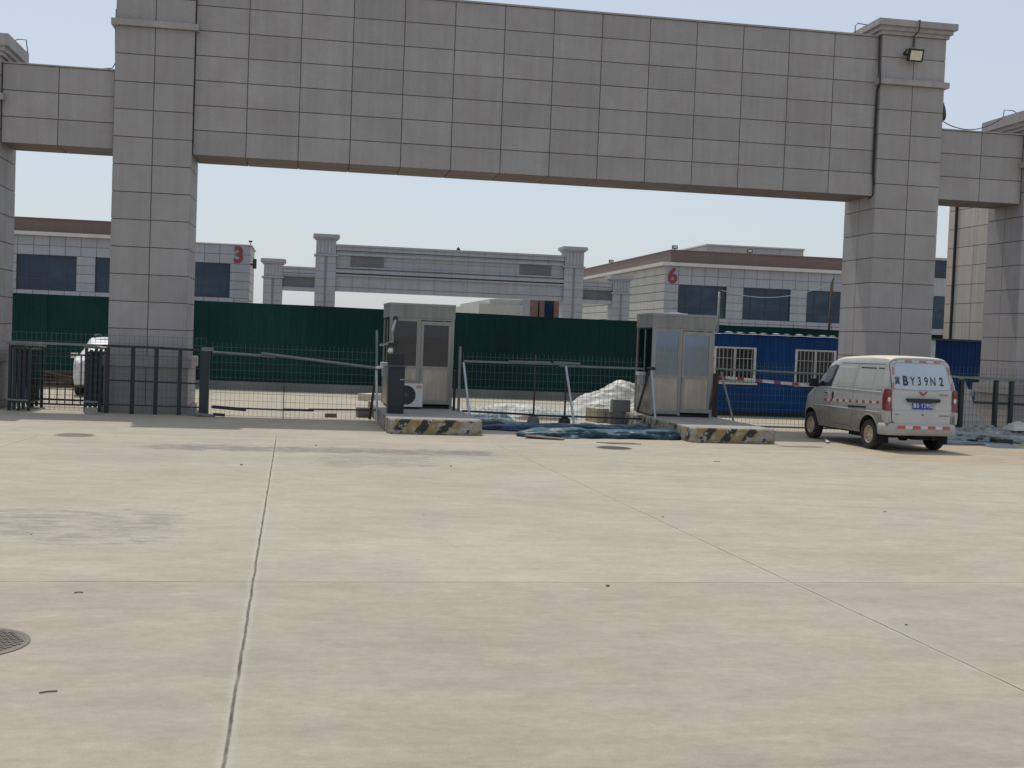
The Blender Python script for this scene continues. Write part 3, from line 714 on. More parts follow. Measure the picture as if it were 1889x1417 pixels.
# ------------------------------------------------------------------ booths
def booth(loc, rz, lab, glass, bright):
    B = empty('guard_booth', loc, rz, lab, 'guard booth'); w, d, h = 1.46, 1.5, 2.34; x0, x1 = -w/2, w/2; zb, zw0, zw1 = .10, .92, 1.98
    for x in (x0, x1-.06):
        for y in (0, d-.06): m = MB(); m.box(x, x+.06, y, y+.06, .03, h).bevel(.006); m.build('corner_post', STEELF, B)
    m = MB(); m.box(-.085, -.025, 0, .06, .03, zw1+.04); m.bevel(.006); m.build('door_post', STEELF, B)
    m = MB(); m.box(x0-.012, x1+.012, -.012, .03, zw1+.045, h-.04); m.box(x0-.012, x1+.012, d-.03, d+.012, zw1+.045, h-.04); m.box(x0-.012, x0+.03, .03, d-.03, zw1+.045, h-.04); m.box(x1-.03, x1+.012, .03, d-.03, zw1+.045, h-.04); m.bevel(.006)
    m.build('fascia', FASC, B)
    m = MB(); m.box(x0-.02, x1+.02, -.02, d+.02, h-.038, h+.012).bevel(.008); m.build('roof', STEELF, B)
    for q in ((x0+.06, x1-.06, .008, .05, zw1+.002, zw1+.042), (x0+.06, -.085, .006, .05, zw0-.045, zw0), (x0+.06, -.085, .006, .05, zb-.04, zb+.04), (x0+.006, x0+.05, .06, d-.06, zw0-.045, zw0), (x1-.05, x1-.006, .06, d-.06, zw0-.045, zw0)):
        m = MB(); m.box(*q); m.bevel(.005); m.build('rail', STEELF, B)
    m = MB(); m.box(x0+.06, -.085, .018, .04, zb+.04, zw0-.045); m.build('front_panel', STEEL, B)
    m = MB(); m.box(x0+.012, x0+.04, .06, d-.06, .05, zw0-.045); m.box(x1-.04, x1-.012, .06, d-.06, .05, zw0-.045); m.box(x0+.06, x1-.06, d-.04, d-.012, .05, zw0-.045); m.build('side_panel', STEEL, B)
    # window and door
    fm = MB(); a, b = x0+.06, -.085
    for q in ((a, b, zw0, zw0+.03), (a, b, zw1-.03, zw1), (a, a+.03, zw0+.03, zw1-.03), (b-.03, b, zw0+.03, zw1-.03)): fm.box(q[0], q[1], .010, .045, q[2], q[3])
    wn = fm.build('window', STEELF, B); g = MB(); g.box(a+.02, b-.02, .024, .030, zw0+.02, zw1-.02); g.build('pane', glass, wn)
    dm = MB(); a, b = -.02, x1-.065; z0, z1 = .10, zw1-.02
    dm.box(a, a+.06, -.012, .035, z0, z1); dm.box(b-.06, b, -.012, .035, z0, z1); dm.box(a+.06, b-.06, -.012, .035, z1-.08, z1); dm.box(a+.06, b-.06, -.012, .035, z0, z0+.09); dm.box(a+.06, b-.06, -.012, .035, zw0-.045, zw0+.03); dm.bevel(.005)
    dr = dm.build('door', STEELF, B)
    g = MB(); g.box(a+.05, b-.05, .004, .02, z0+.08, zw0-.04); g.build('door_panel', STEEL, dr)
    g = MB(); g.box(a+.05, b-.05, .006, .012, zw0+.02, z1-.07); g.build('pane', glass, dr)
    g = MB(); g.box(a+.012, a+.045, -.045, -.012, zw0-.12, zw0-.02); g.bevel(.006); g.build('handle', STEELF, dr)
    for x in (x0+.022, x1-.028):
        g = MB(); g.box(x, x+.006, .06, d-.06, zw0, zw1); o = g.build('side_window', KGLASS3, B)
        g = MB(); g.box(x-.012, x+.018, d/2-.02, d/2+.02, zw0, zw1); g.box(x-.010, x+.016, .06, .10, zw0, zw1); g.build('mullion', STEELF, o)
    g = MB(); g.box(x0+.03, x1-.03, .03, d-.03, .03, .06); g.build('floor', DARKIN, B)
    g = MB(); g.box(x0+.05, x1-.05, .06, d-.06, -.30+.30, .028); g.build('base', BLACKM, B)
    if bright:
        g = MB(); g.box(x0+.06, x1-.06, d-.034, d-.028, zw0, zw1); g.build('rear_window', glass, B)
        cm = mat('pale_blue_curtain', (.42, .58, .72), rough=.9, var=.15, streak=.3)
        if 'Translucent BSDF' not in cm.node_tree.nodes:
            t_ = cm.node_tree; tr_ = t_.nodes.new('ShaderNodeBsdfTranslucent'); tr_.inputs[0].default_value = (.55, .74, .90, 1); mx_ = t_.nodes.new('ShaderNodeMixShader'); mx_.inputs[0].default_value = .5
            t_.links.new(t_.nodes['Principled BSDF'].outputs[0], mx_.inputs[1]); t_.links.new(tr_.outputs[0], mx_.inputs[2]); t_.links.new(mx_.outputs[0], t_.nodes['Material Output'].inputs[0])
        for c0, c1 in ((x0+.08, -.22), (-.10, .26)):
            g = MB(); g.grid(28, 1, lambda u, v: Vector((c0+(c1-c0)*u, d-.16+.025*math.sin(u*40), zw0-.05+(zw1-zw0)*v))); g.build('curtain', cm, B)
        g = MB(); g.box(x0+.5, x1-.45, d-.05, d-.03, zw0, zw1); g.build('rear_mullion', STEELF, B)
        g = MB(); g.box(x0+.24, x0+.52, .42, .7, .70, 1.22); g.build('desk', DCONC, B)
        l = MB(); l.tube([(x0+.40, .56, 1.22), (x0+.40, .56, 1.34)], .03); l.lathe([(.03, 1.33), (.09, 1.42), (.02, 1.43)], (x0+.40, .56, 0)); l.box(x0+.28, x0+.56, .46, .66, 1.42, 1.445); l.build('desk_lamp', WHITEP, B)
        g = MB(); g.lathe([(.34, 0), (.33, .012), (.28, .03), (.10, .045), (.09, .06), (0.001, .062)], (-.02, .75, h+.012)); g.build('roof_vent', WHITEM, B, smooth=True, ang=40)
    else:
        g = MB(); g.box(x0+.06, x1-.06, d-.05, d-.03, zw0, zw1); g.box(x0+.1, x1-.5, .75, 1.2, .7, .76); g.build('rear_wall', DARKIN, B)
        g = MB(); g.box(.32, .52, .6, 1.1, .5, 1.45); g.build('chair_back', DARKIN, B)
        g = MB(); g.box(x1-.29, x1-.13, .0125, .014, zw0+.03, zw0+.36); g.build('paper_notice', mat('faded_notice', (.20,.22,.22), rough=.6, var=.15), B)
    return B
bo1 = booth((2.575, -.53, .30), math.radians(1.6), 'left stainless guard booth with dark empty windows', KGLASS, False)
bo2 = booth((8.52, -1.05, .30), math.radians(-1.6), 'right stainless guard booth with pale curtains behind its glass', KGLASS2, True)
for (bx, by, sx) in ((1.88, .1, -1), (7.80, -.5, -1)):
    b = empty('meter_box', (bx, by, 1.25), label='small pale tray box on the side of the %s guard booth' % ('left' if bx < 4 else 'right'), cat='box')
    m = MB(); m.box(-.16, -.02, -.1, .25, -.04, .04); m.bevel(.008); m.build('tray', WHITEM, b)
    m = MB(); m.box(-.13, -.025, -.06, .2, -.28, -.05); m.bevel(.01); m.build('case', GALV, b)

# barrier cabinet on the left island
bc = empty('barrier_cabinet', (1.89, -2.4, .30), math.radians(0), 'navy barrier cabinet on the front left corner of the left island', 'barrier cabinet')
m = MB(); m.box(-.17, .165, -.19, .17, .012, .97).bevel(.012); m.build('body', NAVY, bc)
m = MB(); m.box(-.19, .185, -.21, .19, .972, 1.01).bevel(.01); m.build('lid', mat('grey_blue_lid', (.05,.06,.08), rough=.45), bc)
m = MB(); m.box(-.175, .15, -.12, .16, 1.012, 1.235).bevel(.015); m.build('head', NAVY, bc)
m = MB(); m.box(.075, .145, -.205, -.19, .70, .72); m.build('handle', GALV, bc)
m = MB(); m.box(-.12, .12, -.196, -.19, .18, .90); m.box(-.08, .06, -.2, -.195, .80, .83); m.build('door', mat('navy_door', (.012,.015,.03), rough=.4), bc)
m = MB(); m.lathe([(.035, -.02), (.06, .02), (.05, .08), (.03, .09)], (-.14, -.02, 1.26), n=12); m.build('knob', WHITEM, bc)
# bent silver bracket off the left booth
br = empty('bent_bracket', (1.95, -.66, 2.0), label='bent silver pipe and black clamp hanging on the left guard booth', cat='bracket')
m = MB(); m.tube([(.02, .12, .31), (.02, .03, .31), (.015, 0, .26)], .045, 10, 1); m.build('collar', BLACKM, br)
m = MB(); m.tube([(.015, 0, .27), (-.03, -.02, .10), (-.055, -.02, .02)], [.022, .034, .038], 10); m.build('upper_arm', GALV, br, smooth=True, ang=60)
m = MB(); m.tube([(-.06, -.03, .0), (-.045, -.03, -.08), (-.03, -.03, -.2)], .026, 10); m.build('joint_arm', STEELF, br, smooth=True, ang=60)
m = MB(); m.bar((-.03, -.04, -.21), (-.14, -.06, -.27), .07, .05); m.bar((-.14, -.06, -.27), (-.32, -.02, -.31), .08, .05); m.build('tray_arm', STEELF, br)
m = MB(); m.box(-.13, .05, -.1, .05, -.33, -.245); m.box(.0, .10, -.05, .03, -.25, -.21); m.bevel(.015); m.build('clamp', BLACKM, br)

# air conditioner
ac = empty('air_conditioner', (2.33, -.78, .30), math.radians(1), 'white air conditioner unit with round fan grille beside the left booth', 'air conditioner')
m = MB(); m.box(-.36, .27, -.13, .13, .05, .57).bevel(.02, 2); m.build('casing', WHITEP, ac, smooth=True, ang=40)
m = MB(); m.lathe([(.21, -.136), (.215, -.128)], (-.10, 0, .31), 'y', 32); m.build('fan_well', DARKIN, ac)
m = MB()
for k in range(1, 8): m.lathe([(.028*k, -.147), (.028*k+.004, -.147), (.028*k+.004, -.141), (.028*k, -.141), (.028*k, -.147)], (-.10, 0, .31), 'y', 28)
for k in range(12): a = math.pi*2*k/12; m.bar((-.10, -.144, .31), (-.10+.205*math.cos(a), -.144, .31+.205*math.sin(a)), .006, .006)
m.build('grille', GREYRAIL, ac)
m = MB(); m.box(.12, .245, -.1345, -.129, .465, .525).bevel(.012); bad = m.build('badge', mat('badge_red', (.45,.03,.03), rough=.4), ac)
text_on('AUX', .06, lambda x, y, z: Vector((.1825+x, -.1358-z, .495+y)), 'lettering', WHITEP, bad, offset=.001)
m = MB(); m.box(-.3, -.22, -.15, .15, .0, .052); m.box(.13, .21, -.15, .15, 0, .052); m.build('feet', BLACKM, ac)
m = MB(); m.box(-.3, .2, -.1, .1, .572, .60); m.bevel(.01); m.build('top_tray', STEELF, ac)

# ------------------------------------------------------------------ fences, barriers and gates
def mesh_panel(p, q, z0, z1, dx=.10, dz=.165, r=.0027, sag=None):
    m = MB(); p, q = Vector(p), Vector(q); L = (q-p).length; n = int(L/dx)
    for k in range(n+1):
        a = p+(q-p)*k/n; j = rng.uniform(-.004, .004); m.bar((a.x+j, a.y, z0), (a.x-j, a.y, z1), r*2, r*2)
    for k in range(int((z1-z0)/dz)+1):
        z = z0+k*dz; m.bar((p.x, p.y-.006, z), (q.x, q.y-.006, z), r*2.3, r*2.3)
    return m
# left barrier in front of the pillar
lb = empty('steel_barrier', (-4.2, -.5, 0), label='dark steel barrier rail with posts in front of the left gateway pillar', cat='barrier')
m = MB(); m.bar((-2.3, 0, 1.475), (-.02, 0, 1.46), .05, .05); m.bar((-.1, -.03, 1.462), (1.15, -.03, 1.455), .06, .055, 1); m.bar((1.1, 0, 1.45), (2.12, -.05, 1.43), .05, .055, 1); m.build('top_rail', [GREYRAIL, BLACKM], lb)
m = MB(); m.bar((0, .02, .72), (2.1, .02, .70), .03, .035); m.bar((0, .02, .19), (2.1, .02, .18), .025, .025); m.build('lower_rail', GPOST, lb)
for k, (x, mt) in enumerate(((0.0, BLACKM), (.53, NAVY), (1.02, NAVY), (1.52, GPOST))):
    m = MB(); m.box(x-.04, x+.04, -.03, .05, 0, 1.43); m.bevel(.006); m.build('post', mt, lb)
m = MB(); m.box(1.95, 2.15, -.12, .08, 0, 1.42); m.bevel(.01); m.build('gate_post', mat('dark_slate_post', (.02,.03,.034), rough=.5, var=.2, streak=.2), lb)
m = MB(); m.box(1.98, 2.22, -.14, .1, 1.422, 1.50); m.bevel(.008); m.build('post_cap', GREYRAIL, lb)
m = MB(); m.bar((1.86, -.18, .06), (2.3, -.3, .03), .1, .05); m.box(1.7, 1.88, -.1, .05, .0, .16); m.build('foot_plate', GREYRAIL, lb)
mp = mesh_panel((-6.3, -.38, 0), (-2.15, -.38, 0), .04, 1.72); tag(mp.build('mesh_fence', GWIRE), 'green wire mesh fence behind the steel barrier at the left pillar', 'mesh fence')
# folded gate leaves (seen edge on)
def folded_gate(x0, x1, y, n, h, lab, extra):
    g = empty('folded_gate', (x0, y, 0), label=lab, cat='gate')
    for k in range(n):
        x = (x1-x0)*k/(n-1); m = MB(); dy = rng.uniform(-.05, .05)
        for yy in (0, 1.3): m.box(x-.03, x+.03, yy+dy-.03, yy+dy+.03, .0 if k % 2 == 0 else .03, h-.04*(k % 2))
        m.bar((x, dy, .18), (x, 1.3+dy, .18), .035, .035); m.bar((x, dy, h-.1), (x, 1.3+dy, h-.1), .035, .035)
        for q in range(1, 9): m.bar((x+.0, dy+1.3*q/9, .18), (x, dy+1.3*q/9, h-.1), .02, .02)
        m.build('gate_leaf', GPOST if k % 3 else NAVY, g)
    m = MB(); m.bar((-.05, -.06, h+.02), (x1-x0+extra, -.06, h), .05, .05); m.build('top_channel', GREYRAIL, g)
    m = MB(); m.bar((-.03, -.05, .24), (x1-x0, -.05, .23), .03, .04); m.build('lower_channel', GREYRAIL, g)
folded_gate(-6.22, -5.82, -.4, 5, 1.42, 'stack of dark folded gate leaves beside the outermost left pillar', .35)
folded_gate(-4.66, -4.36, -.35, 4, 1.40, 'stack of dark folded gate leaves hard against the left gateway pillar', .1)
lg = empty('low_gate', (-6.15, 1.25, 0), label='low black iron gate with thin bars in the left side opening', cat='gate')
for za, zb_, w_ in ((1.18, 1.2, .04), (.17, .15, .045), (.06, .05, .04), (.52, .5, .02)): m = MB(); m.bar((0, 0, za), (1.5, 0, zb_), w_, w_); m.build('rail', RUST, lg)
for k in range(9):
    x = .08+k*.172; m = MB(); m.bar((x, 0, .05), (x, 0, 1.18 if k > 5 else .62), .024, .024); m.build('bar', RUST, lg)
# middle mesh fence with its sagging pipe
mf = empty('mesh_fence', (-1.98, -.7, 0), label='wire mesh fence with a sloping pipe between the left pillar and left booth', cat='mesh fence')
mesh_panel((0, 0, 0), (3.5, -.45, 0), .04, 1.62).build('wire_mesh', GWIRE, mf)
m = MB(); m.tube([(0, -.03, 1.41), (1.3, -.2, 1.36), (1.35, -.22, 1.36)], .028); m.tube([(1.05, -.22, 1.42), (3.55, -.52, 1.19)], .03); m.build('sloping_pipe', GREYRAIL, mf, smooth=True, ang=50)
m = MB(); m.bar((0, .02, .21), (1.7, -.2, .2), .03, .035); m.bar((1.55, -.24, .215), (2.2, -.33, .22), .05, .05, 1); m.bar((2.1, -.3, .24), (3.7, -.42, .27), .03, .035); m.bar((0.03, -.04, .22), (.75, -.1, .18), .06, .07, 1); m.bar((.05, -.06, .06), (.3, -.1, .05), .06, .06, 1); m.build('bottom_pipe', [RUST, BLACKM], mf)
for x, h in ((1.55, .75),):
    m = MB(); m.bar((x, -.2, 0), (x, -.2, h), .02, .02); m.build('stake', RUST, mf)
def brace(name, loc, parts, lab):
    b = empty(name, loc, label=lab, cat='prop')
    for nm, p, q, r, mt in parts: m = MB(); m.tube([p, q], r, 8); m.build(nm, mt, b, smooth=True, ang=50)
    return b
brace('fence_prop', (1.56, -1.25, 0), [('post', (.0, .1, .9), (-.03, .12, 2.02), .028, GREYRAIL), ('silver_leg', (-.02, 0, 1.14), (.03, -.12, 0), .028, GALV), ('rusty_leg', (-.02, .05, 1.1), (-.12, .2, .06), .03, RUST), ('clamp', (-.03, 0, 1.2), (.12, -.05, 1.22), .035, WHITEM)], 'leaning pipe prop at the left edge of the left island')
brace('fence_prop', (3.40, -1.2, 0), [('post', (-.02, .02, .0), (-.03, .02, 1.73), .032, GREYRAIL), ('dark_post', (-.10, .25, .0), (-.10, .2, 1.2), .03, BLACKM), ('silver_leg', (.05, -.02, 1.38), (.17, -.45, .2), .028, GALV)], 'pipe prop with a silver leg at the right side of the left booth')
cf = empty('mesh_fence', (3.45, -1.2, 0), label='wire mesh fence with a grey top rail between the two booths', cat='mesh fence')
mesh_panel((0, 0, 0), (4.12, 0, 0), .03, 1.62).build('wire_mesh', GWIRE, cf)
m = MB(); m.bar((.0, -.03, 1.41), (2.3, -.03, 1.415), .04, .045); m.bar((1.0, -.05, 1.44), (1.95, -.05, 1.445), .05, .04); m.bar((2.15, -.04, 1.385), (4.1, -.04, 1.38), .04, .04); m.bar((2.02, -.06, 1.45), (2.62, -.06, 1.445), .06, .05); m.build('top_rail', GREYRAIL, cf)
m = MB(); m.bar((0, -.02, .31), (1.6, -.02, .27), .03, .045); m.bar((1.5, -.02, .26), (4.1, -.02, .24), .035, .04); m.build('bottom_rail', BLACKM, cf)
for x, h in ((1.62, 1.6), (2.33, 1.36)):
    m = MB(); m.tube([(x, .02, .0), (x, .02, h)], .022, 8); m.build('post', RUST, cf, smooth=True)
    m = MB(); m.lathe([(.13, 0), (.15, .08), (.12, .2), (.05, .24)], (x, .02, 0), n=12); m.build('post_weight', BLACKM if x > 2 else DCONC, cf, smooth=True, ang=40)
m = MB(); m.tube([(2.30, -.05, 1.38), (2.48, -.35, .08)], .028, 8); m.build('silver_leg', GALV, cf, smooth=True, ang=50)
m = MB(); m.box(2.3, 2.8, -.5, -.25, .03, .11); m.bevel(.02); m.build('foot_plate', GALV, cf)
brace('fence_prop', (7.60, -1.55, 0), [('dark_leg', (.0, 0, 1.38), (-.22, .1, .4), .028, BLACKM), ('silver_leg', (.04, 0, 1.38), (.12, -.3, .05), .026, GALV), ('cross_bar', (-.06, -.02, 1.4), (.12, -.02, 1.4), .035, BLACKM)], 'crossed pipe prop at the left side of the right booth')
brace('fence_prop', (9.36, -1.2, 0), [('dark_leg', (-.02, 0, 1.38), (-.16, .1, .5), .028, RUST), ('grey_leg', (.02, 0, 1.4), (.26, -.5, .08), .026, GREYRAIL), ('cross_bar', (-.06, -.02, 1.4), (.1, -.02, 1.4), .03, BLACKM)], 'pipe prop at the right side of the right booth')
rf = empty('mesh_fence', (9.45, -.9, 0), label='wire mesh fence and pipe rail running behind the van to the booth', cat='mesh fence')
mesh_panel((0, 0, 0), (5.3, .05, 0), .03, 1.62).build('wire_mesh', GWIRE, rf)
m = MB(); m.tube([(-.1, -.03, 1.43), (2.6, -.03, 1.39), (5.3, 0, 1.42)], .022); m.build('top_rail', GREYRAIL, rf)
m = MB(); m.bar((-.1, -.02, .12), (5.3, -.02, .12), .03, .04); m.build('bottom_rail', GREYRAIL, rf)
ef = empty('steel_barrier', (15.0, -.75, 0), label='green steel barrier with thick posts right of the parked van', cat='barrier')
m = MB(); m.bar((-.1, 0, 1.45), (1.0, 0, 1.42), .05, .05); m.bar((.9, 0, 1.43), (3.4, 0, 1.36), .06, .07); m.build('top_rail', GREYRAIL, ef)
m = MB(); m.bar((1.0, .02, .83), (3.4, .02, .80), .05, .06); m.build('lower_rail', GPOST, ef)
for x in (.62, 1.52, 1.93, 2.38): m = MB(); m.box(x-.045, x+.045, -.04, .05, 0, 1.38); m.bevel(.006); m.build('post', GPOST, ef)
mp = mesh_panel((.1, .1, 0), (3.0, .1, 0), .03, 1.68); mp.build('wire_mesh', GWIRE, ef)
# red and white arm in front of the blue cabin
ba = empty('boom_barrier', (10.05, 1.0, 1.20), label='red and white striped barrier arm in front of the blue cabin', cat='barrier arm')
m = MB(); d = Vector((2.35, 0, -.14)); m.bar((0, 0, 0), d, .05, .075); m.build('boom', WHITEM, ba)
m = MB()
for k in range(5): a = d*(.02+k*.205); m.bar(a+Vector((0, -.002, 0)), a+d*.075, .056, .079)
m.build('stripe', REDP, ba)
m = MB(); m.box(-.25, 0.02, -.1, .12, -1.2, .08); m.bevel(.02); m.build('stand', BLACKM, ba)

# ------------------------------------------------------------------ vehicles: lofted bodies
def catmull(P, per=5):
    out = []; n = len(P)
    for i in range(n-1):
        p0, p1, p2, p3 = (Vector(P[max(i-1, 0)]), Vector(P[i]), Vector(P[i+1]), Vector(P[min(i+2, n-1)]))
        for k in range(per):
            t = k/per; out.append(.5*((2*p1)+(p2-p0)*t+(2*p0-5*p1+4*p2-p3)*t*t+(3*p1-p0-3*p2+p3)*t**3))
    out.append(Vector(P[-1])); return out
class Loft:
    """stations: (y, half width low, half width roof, zbottom, zbelt, ztop)"""
    def __init__(s, st, lean): s.st, s.lean = st, lean
    def at(s, y):
        st = s.st
        if y <= st[0][0]: return st[0][1:]
        for a, b in zip(st[:-1], st[1:]):
            if a[0] <= y <= b[0]:
                t = (y-a[0])/(b[0]-a[0]); t = t*t*(3-2*t)*.5+t*.5
                return tuple(a[i]+(b[i]-a[i])*t for i in range(1, 6))
        return st[-1][1:]
    def half(s, y):
        w, wt, zb, zl, zt = s.at(y); h = zt-zl
        P = [(0, zb), (w*.86, zb+.005), (w*.975, zb+.07), (w, zb+(zl-zb)*.45), (w*.985, zl), (w*.985+(wt-w*.985)*.62, zl+h*.58), (wt+.005, zl+h*.84), (wt-.075, zl+h*.955), (wt*.6, zt-.006), (0, zt)]
        return catmull(P, 4)
    def yoff(s, y, z): return s.lean(y, z)
    def side(s, y, z):
        H = s.half(y)
        for a, b in zip(H[6:-6], H[7:-5]):
            if a.y <= z <= b.y: return a.x+(b.x-a.x)*(z-a.y)/max(1e-6, b.y-a.y)
        return H[-8].x
    def body(s, name, mats, parent, ys, arches, ar, wellmi=1, endcap=(.05, .03)):
        m = MB(); rings = []
        def ring(y, ins, dy, wob=0):
            H = s.half(y); L = [Vector((p.x, p.y)) for p in H]; full = L+[Vector((-p.x, p.y)) for p in L[-2:0:-1]]
            zc = (H[0].y+H[-1].y)/2
            return [m.bm.verts.new((p.x*(1-ins), y+dy+s.yoff(y, p.y), zc+(p.y-zc)*(1-ins))) for p in full]
        y0, y1 = ys[0], ys[-1]
        rings.append(ring(y0, endcap[0], -endcap[1])); rings.append(ring(y0, endcap[0]*.35, -endcap[1]*.75))
        for y in ys: rings.append(ring(y, 0, 0))
        rings.append(ring(y1, .03, .03)); rings.append(ring(y1, .10, .05))
        n = len(rings[0])
        for A, B in zip(rings[:-1], rings[1:]):
            for k in range(n): m._face([A[k], A[(k+1) % n], B[(k+1) % n], B[k]], 0, .5)
        m._face(rings[0][::-1], 0, .5); m._face(rings[-1], 0, .5)
        o = m.build(name, mats, None, smooth=True, ang=50)
        cut = MB()
        for (yc, zc) in arches:
            for sx in (-1, 1): cut.lathe([(ar, sx*.45), (ar, sx*1.2)], (0, yc, zc), 'x', 40)
        c = cut.build('cutter', mats[wellmi])
        md = o.modifiers.new('b', 'BOOLEAN'); md.operation = 'DIFFERENCE'; md.object = c; md.solver = 'EXACT'
        me = bpy.data.meshes.new_from_object(o.evaluated_get(bpy.context.evaluated_depsgraph_get()))
        old = o.data; o.modifiers.clear(); o.data = me; bpy.data.meshes.remove(old)
        cm_ = c.data; bpy.data.objects.remove(c); bpy.data.meshes.remove(cm_)
        for p in me.polygons:
            ctr = p.center
            for (yc, zc) in arches:
                r = math.hypot(ctr.y-yc, ctr.z-zc)
                if (r < ar*1.01 and abs(abs(ctr.x)-.45) < .05) or (abs(r-ar) < .02 and abs(p.normal.x) < .3): p.material_index = wellmi
        o.parent = parent; return o
def rrect(x0, x1, z0, z1, r, seg=5):
    P = []
    for cx, cz, a0 in ((x1-r, z1-r, 0), (x0+r, z1-r, 90), (x0+r, z0+r, 180), (x1-r, z0+r, 270)):
        for k in range(seg+1): a = math.radians(a0+90*k/seg); P.append((cx+math.cos(a)*r, cz+math.sin(a)*r))
    return P
def patch(outline, mapf, out, skirt, rings=7, dense=3):
    """conforming plate: outline in 2D, mapf(u,v,offset)->3D; stands proud by out"""
    P = []
    for a, b in zip(outline, outline[1:]+outline[:1]):
        d = math.hypot(b[0]-a[0], b[1]-a[1]); k = max(1, int(d/.06))
        for q in range(k): P.append((a[0]+(b[0]-a[0])*q/k, a[1]+(b[1]-a[1])*q/k))
    cx = sum(p[0] for p in P)/len(P); cz = sum(p[1] for p in P)/len(P)
    m = MB(); R = [[m.bm.verts.new(mapf(p[0], p[1], -skirt)) for p in P]]
    for j in range(rings):
        t = 1-j/rings; R.append([m.bm.verts.new(mapf(cx+(p[0]-cx)*t, cz+(p[1]-cz)*t, out)) for p in P])
    n = len(P)
    for A, B in zip(R[:-1], R[1:]):
        for k in range(n): m._face([A[k], A[(k+1) % n], B[(k+1) % n], B[k]], 0, .5)
    c = m.bm.verts.new(mapf(cx, cz, out))
    for k in range(n): m._face([R[-1][k], R[-1][(k+1) % n], c], 0, .5)
    return m
def carpaint(name, col, dirt, zlo, zhi, amt, rough=.35):
    g = G(name); X, Y, Z = g.xyz(); n = g.noise(2.2, 6, rough=.68); n2 = g.noise(12, 4)
    low = g.mr(g.math('ADD', Z, g.math('MULTIPLY', g.math('SUBTRACT', n, .5), .5)), zlo, zhi, amt, 0)
    film = g.mr(n, .4, .7, .10, .38)
    k = g.math('MAXIMUM', low, film)
    g.base(g.mix(k, col, g.scale(dirt, g.mr(n2, .3, .7, .85, 1.12)))); g.pv(rough=g.mr(k, 0, .7, rough, .8), coat=.25); return g.m
VANW = carpaint('dusty_silver_white', (.385, .39, .385), (.185, .160, .128), .60, 1.02, .9)
VANT = carpaint('cleaner_tailgate_white', (.475, .475, .475), (.33, .305, .27), .30, .7, .5)
VANB = carpaint('dusty_bumper', (.44, .43, .41), (.27, .23, .18), .30, .60, .8)
ROOFW = mat('dusty_van_roof', (.62, .57, .46), rough=.6, var=.08, scale=2)
LAMPR = mat('red_lamp_lens', (.17, .010, .016), rough=.12, var=.2, scale=7, coat=.5)
LAMPW = mat('clear_lamp_lens', (.62, .62, .62), rough=.15, var=.15, scale=9)
DGLASS = mat('dark_car_glass', (.020, .022, .027), rough=.06, var=.2)
UNDER = mat('underbody_black', (.012, .012, .012), rough=.9, var=.2)
RIMM = mat('dusty_tan_rim', (.44, .36, .24), rough=.6, metal=.0, var=.2, scale=6)
LETTER = mat('black_lettering', (.02, .022, .03), rough=.5, var=.1)
SEAM = mat('panel_gap', (.05, .048, .045), rough=.9, var=.1)
def wheel(parent, x, y, r, w, sx):
    m = MB(); h = w/2
    m.lathe([(r*.60, -h*.86), (r*.84, -h), (r*.955, -h*.86), (r, -h*.5), (r, h*.5), (r*.955, h*.86), (r*.84, h), (r*.60, h*.86), (r*.60, -h*.86)], (0, 0, 0), 'x', 40)
    o = m.build('wheel', RUBBER, parent, smooth=True, ang=35, loc=(x, y, r))
    m = MB(); s = sx
    m.lathe([(r*.61, s*h*.80), (r*.56, s*h*.88), (r*.53, s*h*.45), (r*.40, s*h*.30), (r*.33, s*h*.52), (r*.20, s*h*.58), (r*.13, s*h*.80), (.001, s*h*.82)], (0, 0, 0), 'x', 32, caps=False)
    for k in range(5):
        a = 2*math.pi*k/5+.3; m.lathe([(.016, s*h*.56), (.016, s*h*.68), (.001, s*h*.69)], (0, math.cos(a)*r*.25, math.sin(a)*r*.25), 'x', 8)
    m.build('rim', RIMM, o, smooth=True, ang=35)
    m = MB()
    for k in range(10):
        a = 2*math.pi*k/10; m.lathe([(r*.045, s*h*.36), (r*.045, s*h*.44)], (0, math.cos(a)*r*.455, math.sin(a)*r*.455), 'x', 8)
    m.build('rim_hole', UNDER, o)

# ---- the van
van = empty('van', (12.02, -4.87, 0), math.radians(4), 'dusty white panel van parked with its rear facing the yard', 'van')
VL = Loft([(-.60, .775, .635, .34, 1.22, 1.875), (-.45, .79, .65, .32, 1.22, 1.89), (.3, .80, .66, .30, 1.20, 1.90), (1.2, .80, .65, .30, 1.18, 1.865), (1.62, .80, .64, .30, 1.16, 1.835), (1.92, .80, .63, .30, 1.15, 1.74), (2.15, .80, .64, .30, 1.13, 1.51), (2.45, .795, .68, .30, 1.05, 1.17), (2.70, .775, .68, .32, .93, 1.02), (2.95, .68, .56, .36, .70, .80)],
          lambda y, z: (max(0., (z-1.18)/.72)**1.25*.20-.03*max(0, min(1, (.95-z)/.2)))*max(0., min(1., (-.05-y)/.45)))
ysv = [-.60, -.52, -.45, -.3, -.15, 0, .2, .45, .8, 1.2, 1.4, 1.55, 1.7, 1.82, 1.92, 2.0, 2.08, 2.15, 2.25, 2.35, 2.45, 2.58, 2.7, 2.82, 2.95]
AR = [(0, .33), (2.47, .33)]
VL.body('body', [VANW, UNDER, ROOFW, DGLASS], van, ysv, AR, .355)
vbody = [c for c in kids(van) if c.name.startswith('body')][0]
for p in vbody.data.polygons:
    if p.normal.z > .75 and p.center.z > 1.7 and p.material_index == 0: p.material_index = 2
    if 1.90 < p.center.y < 2.46 and abs(p.center.x) < .42 and p.normal.y > .25 and p.center.z > 1.14: p.material_index = 3
def vside(sx):
    def f(y, z, o): return Vector((sx*(VL.side(y, z)+o), y+VL.yoff(y, z), z))
    return f
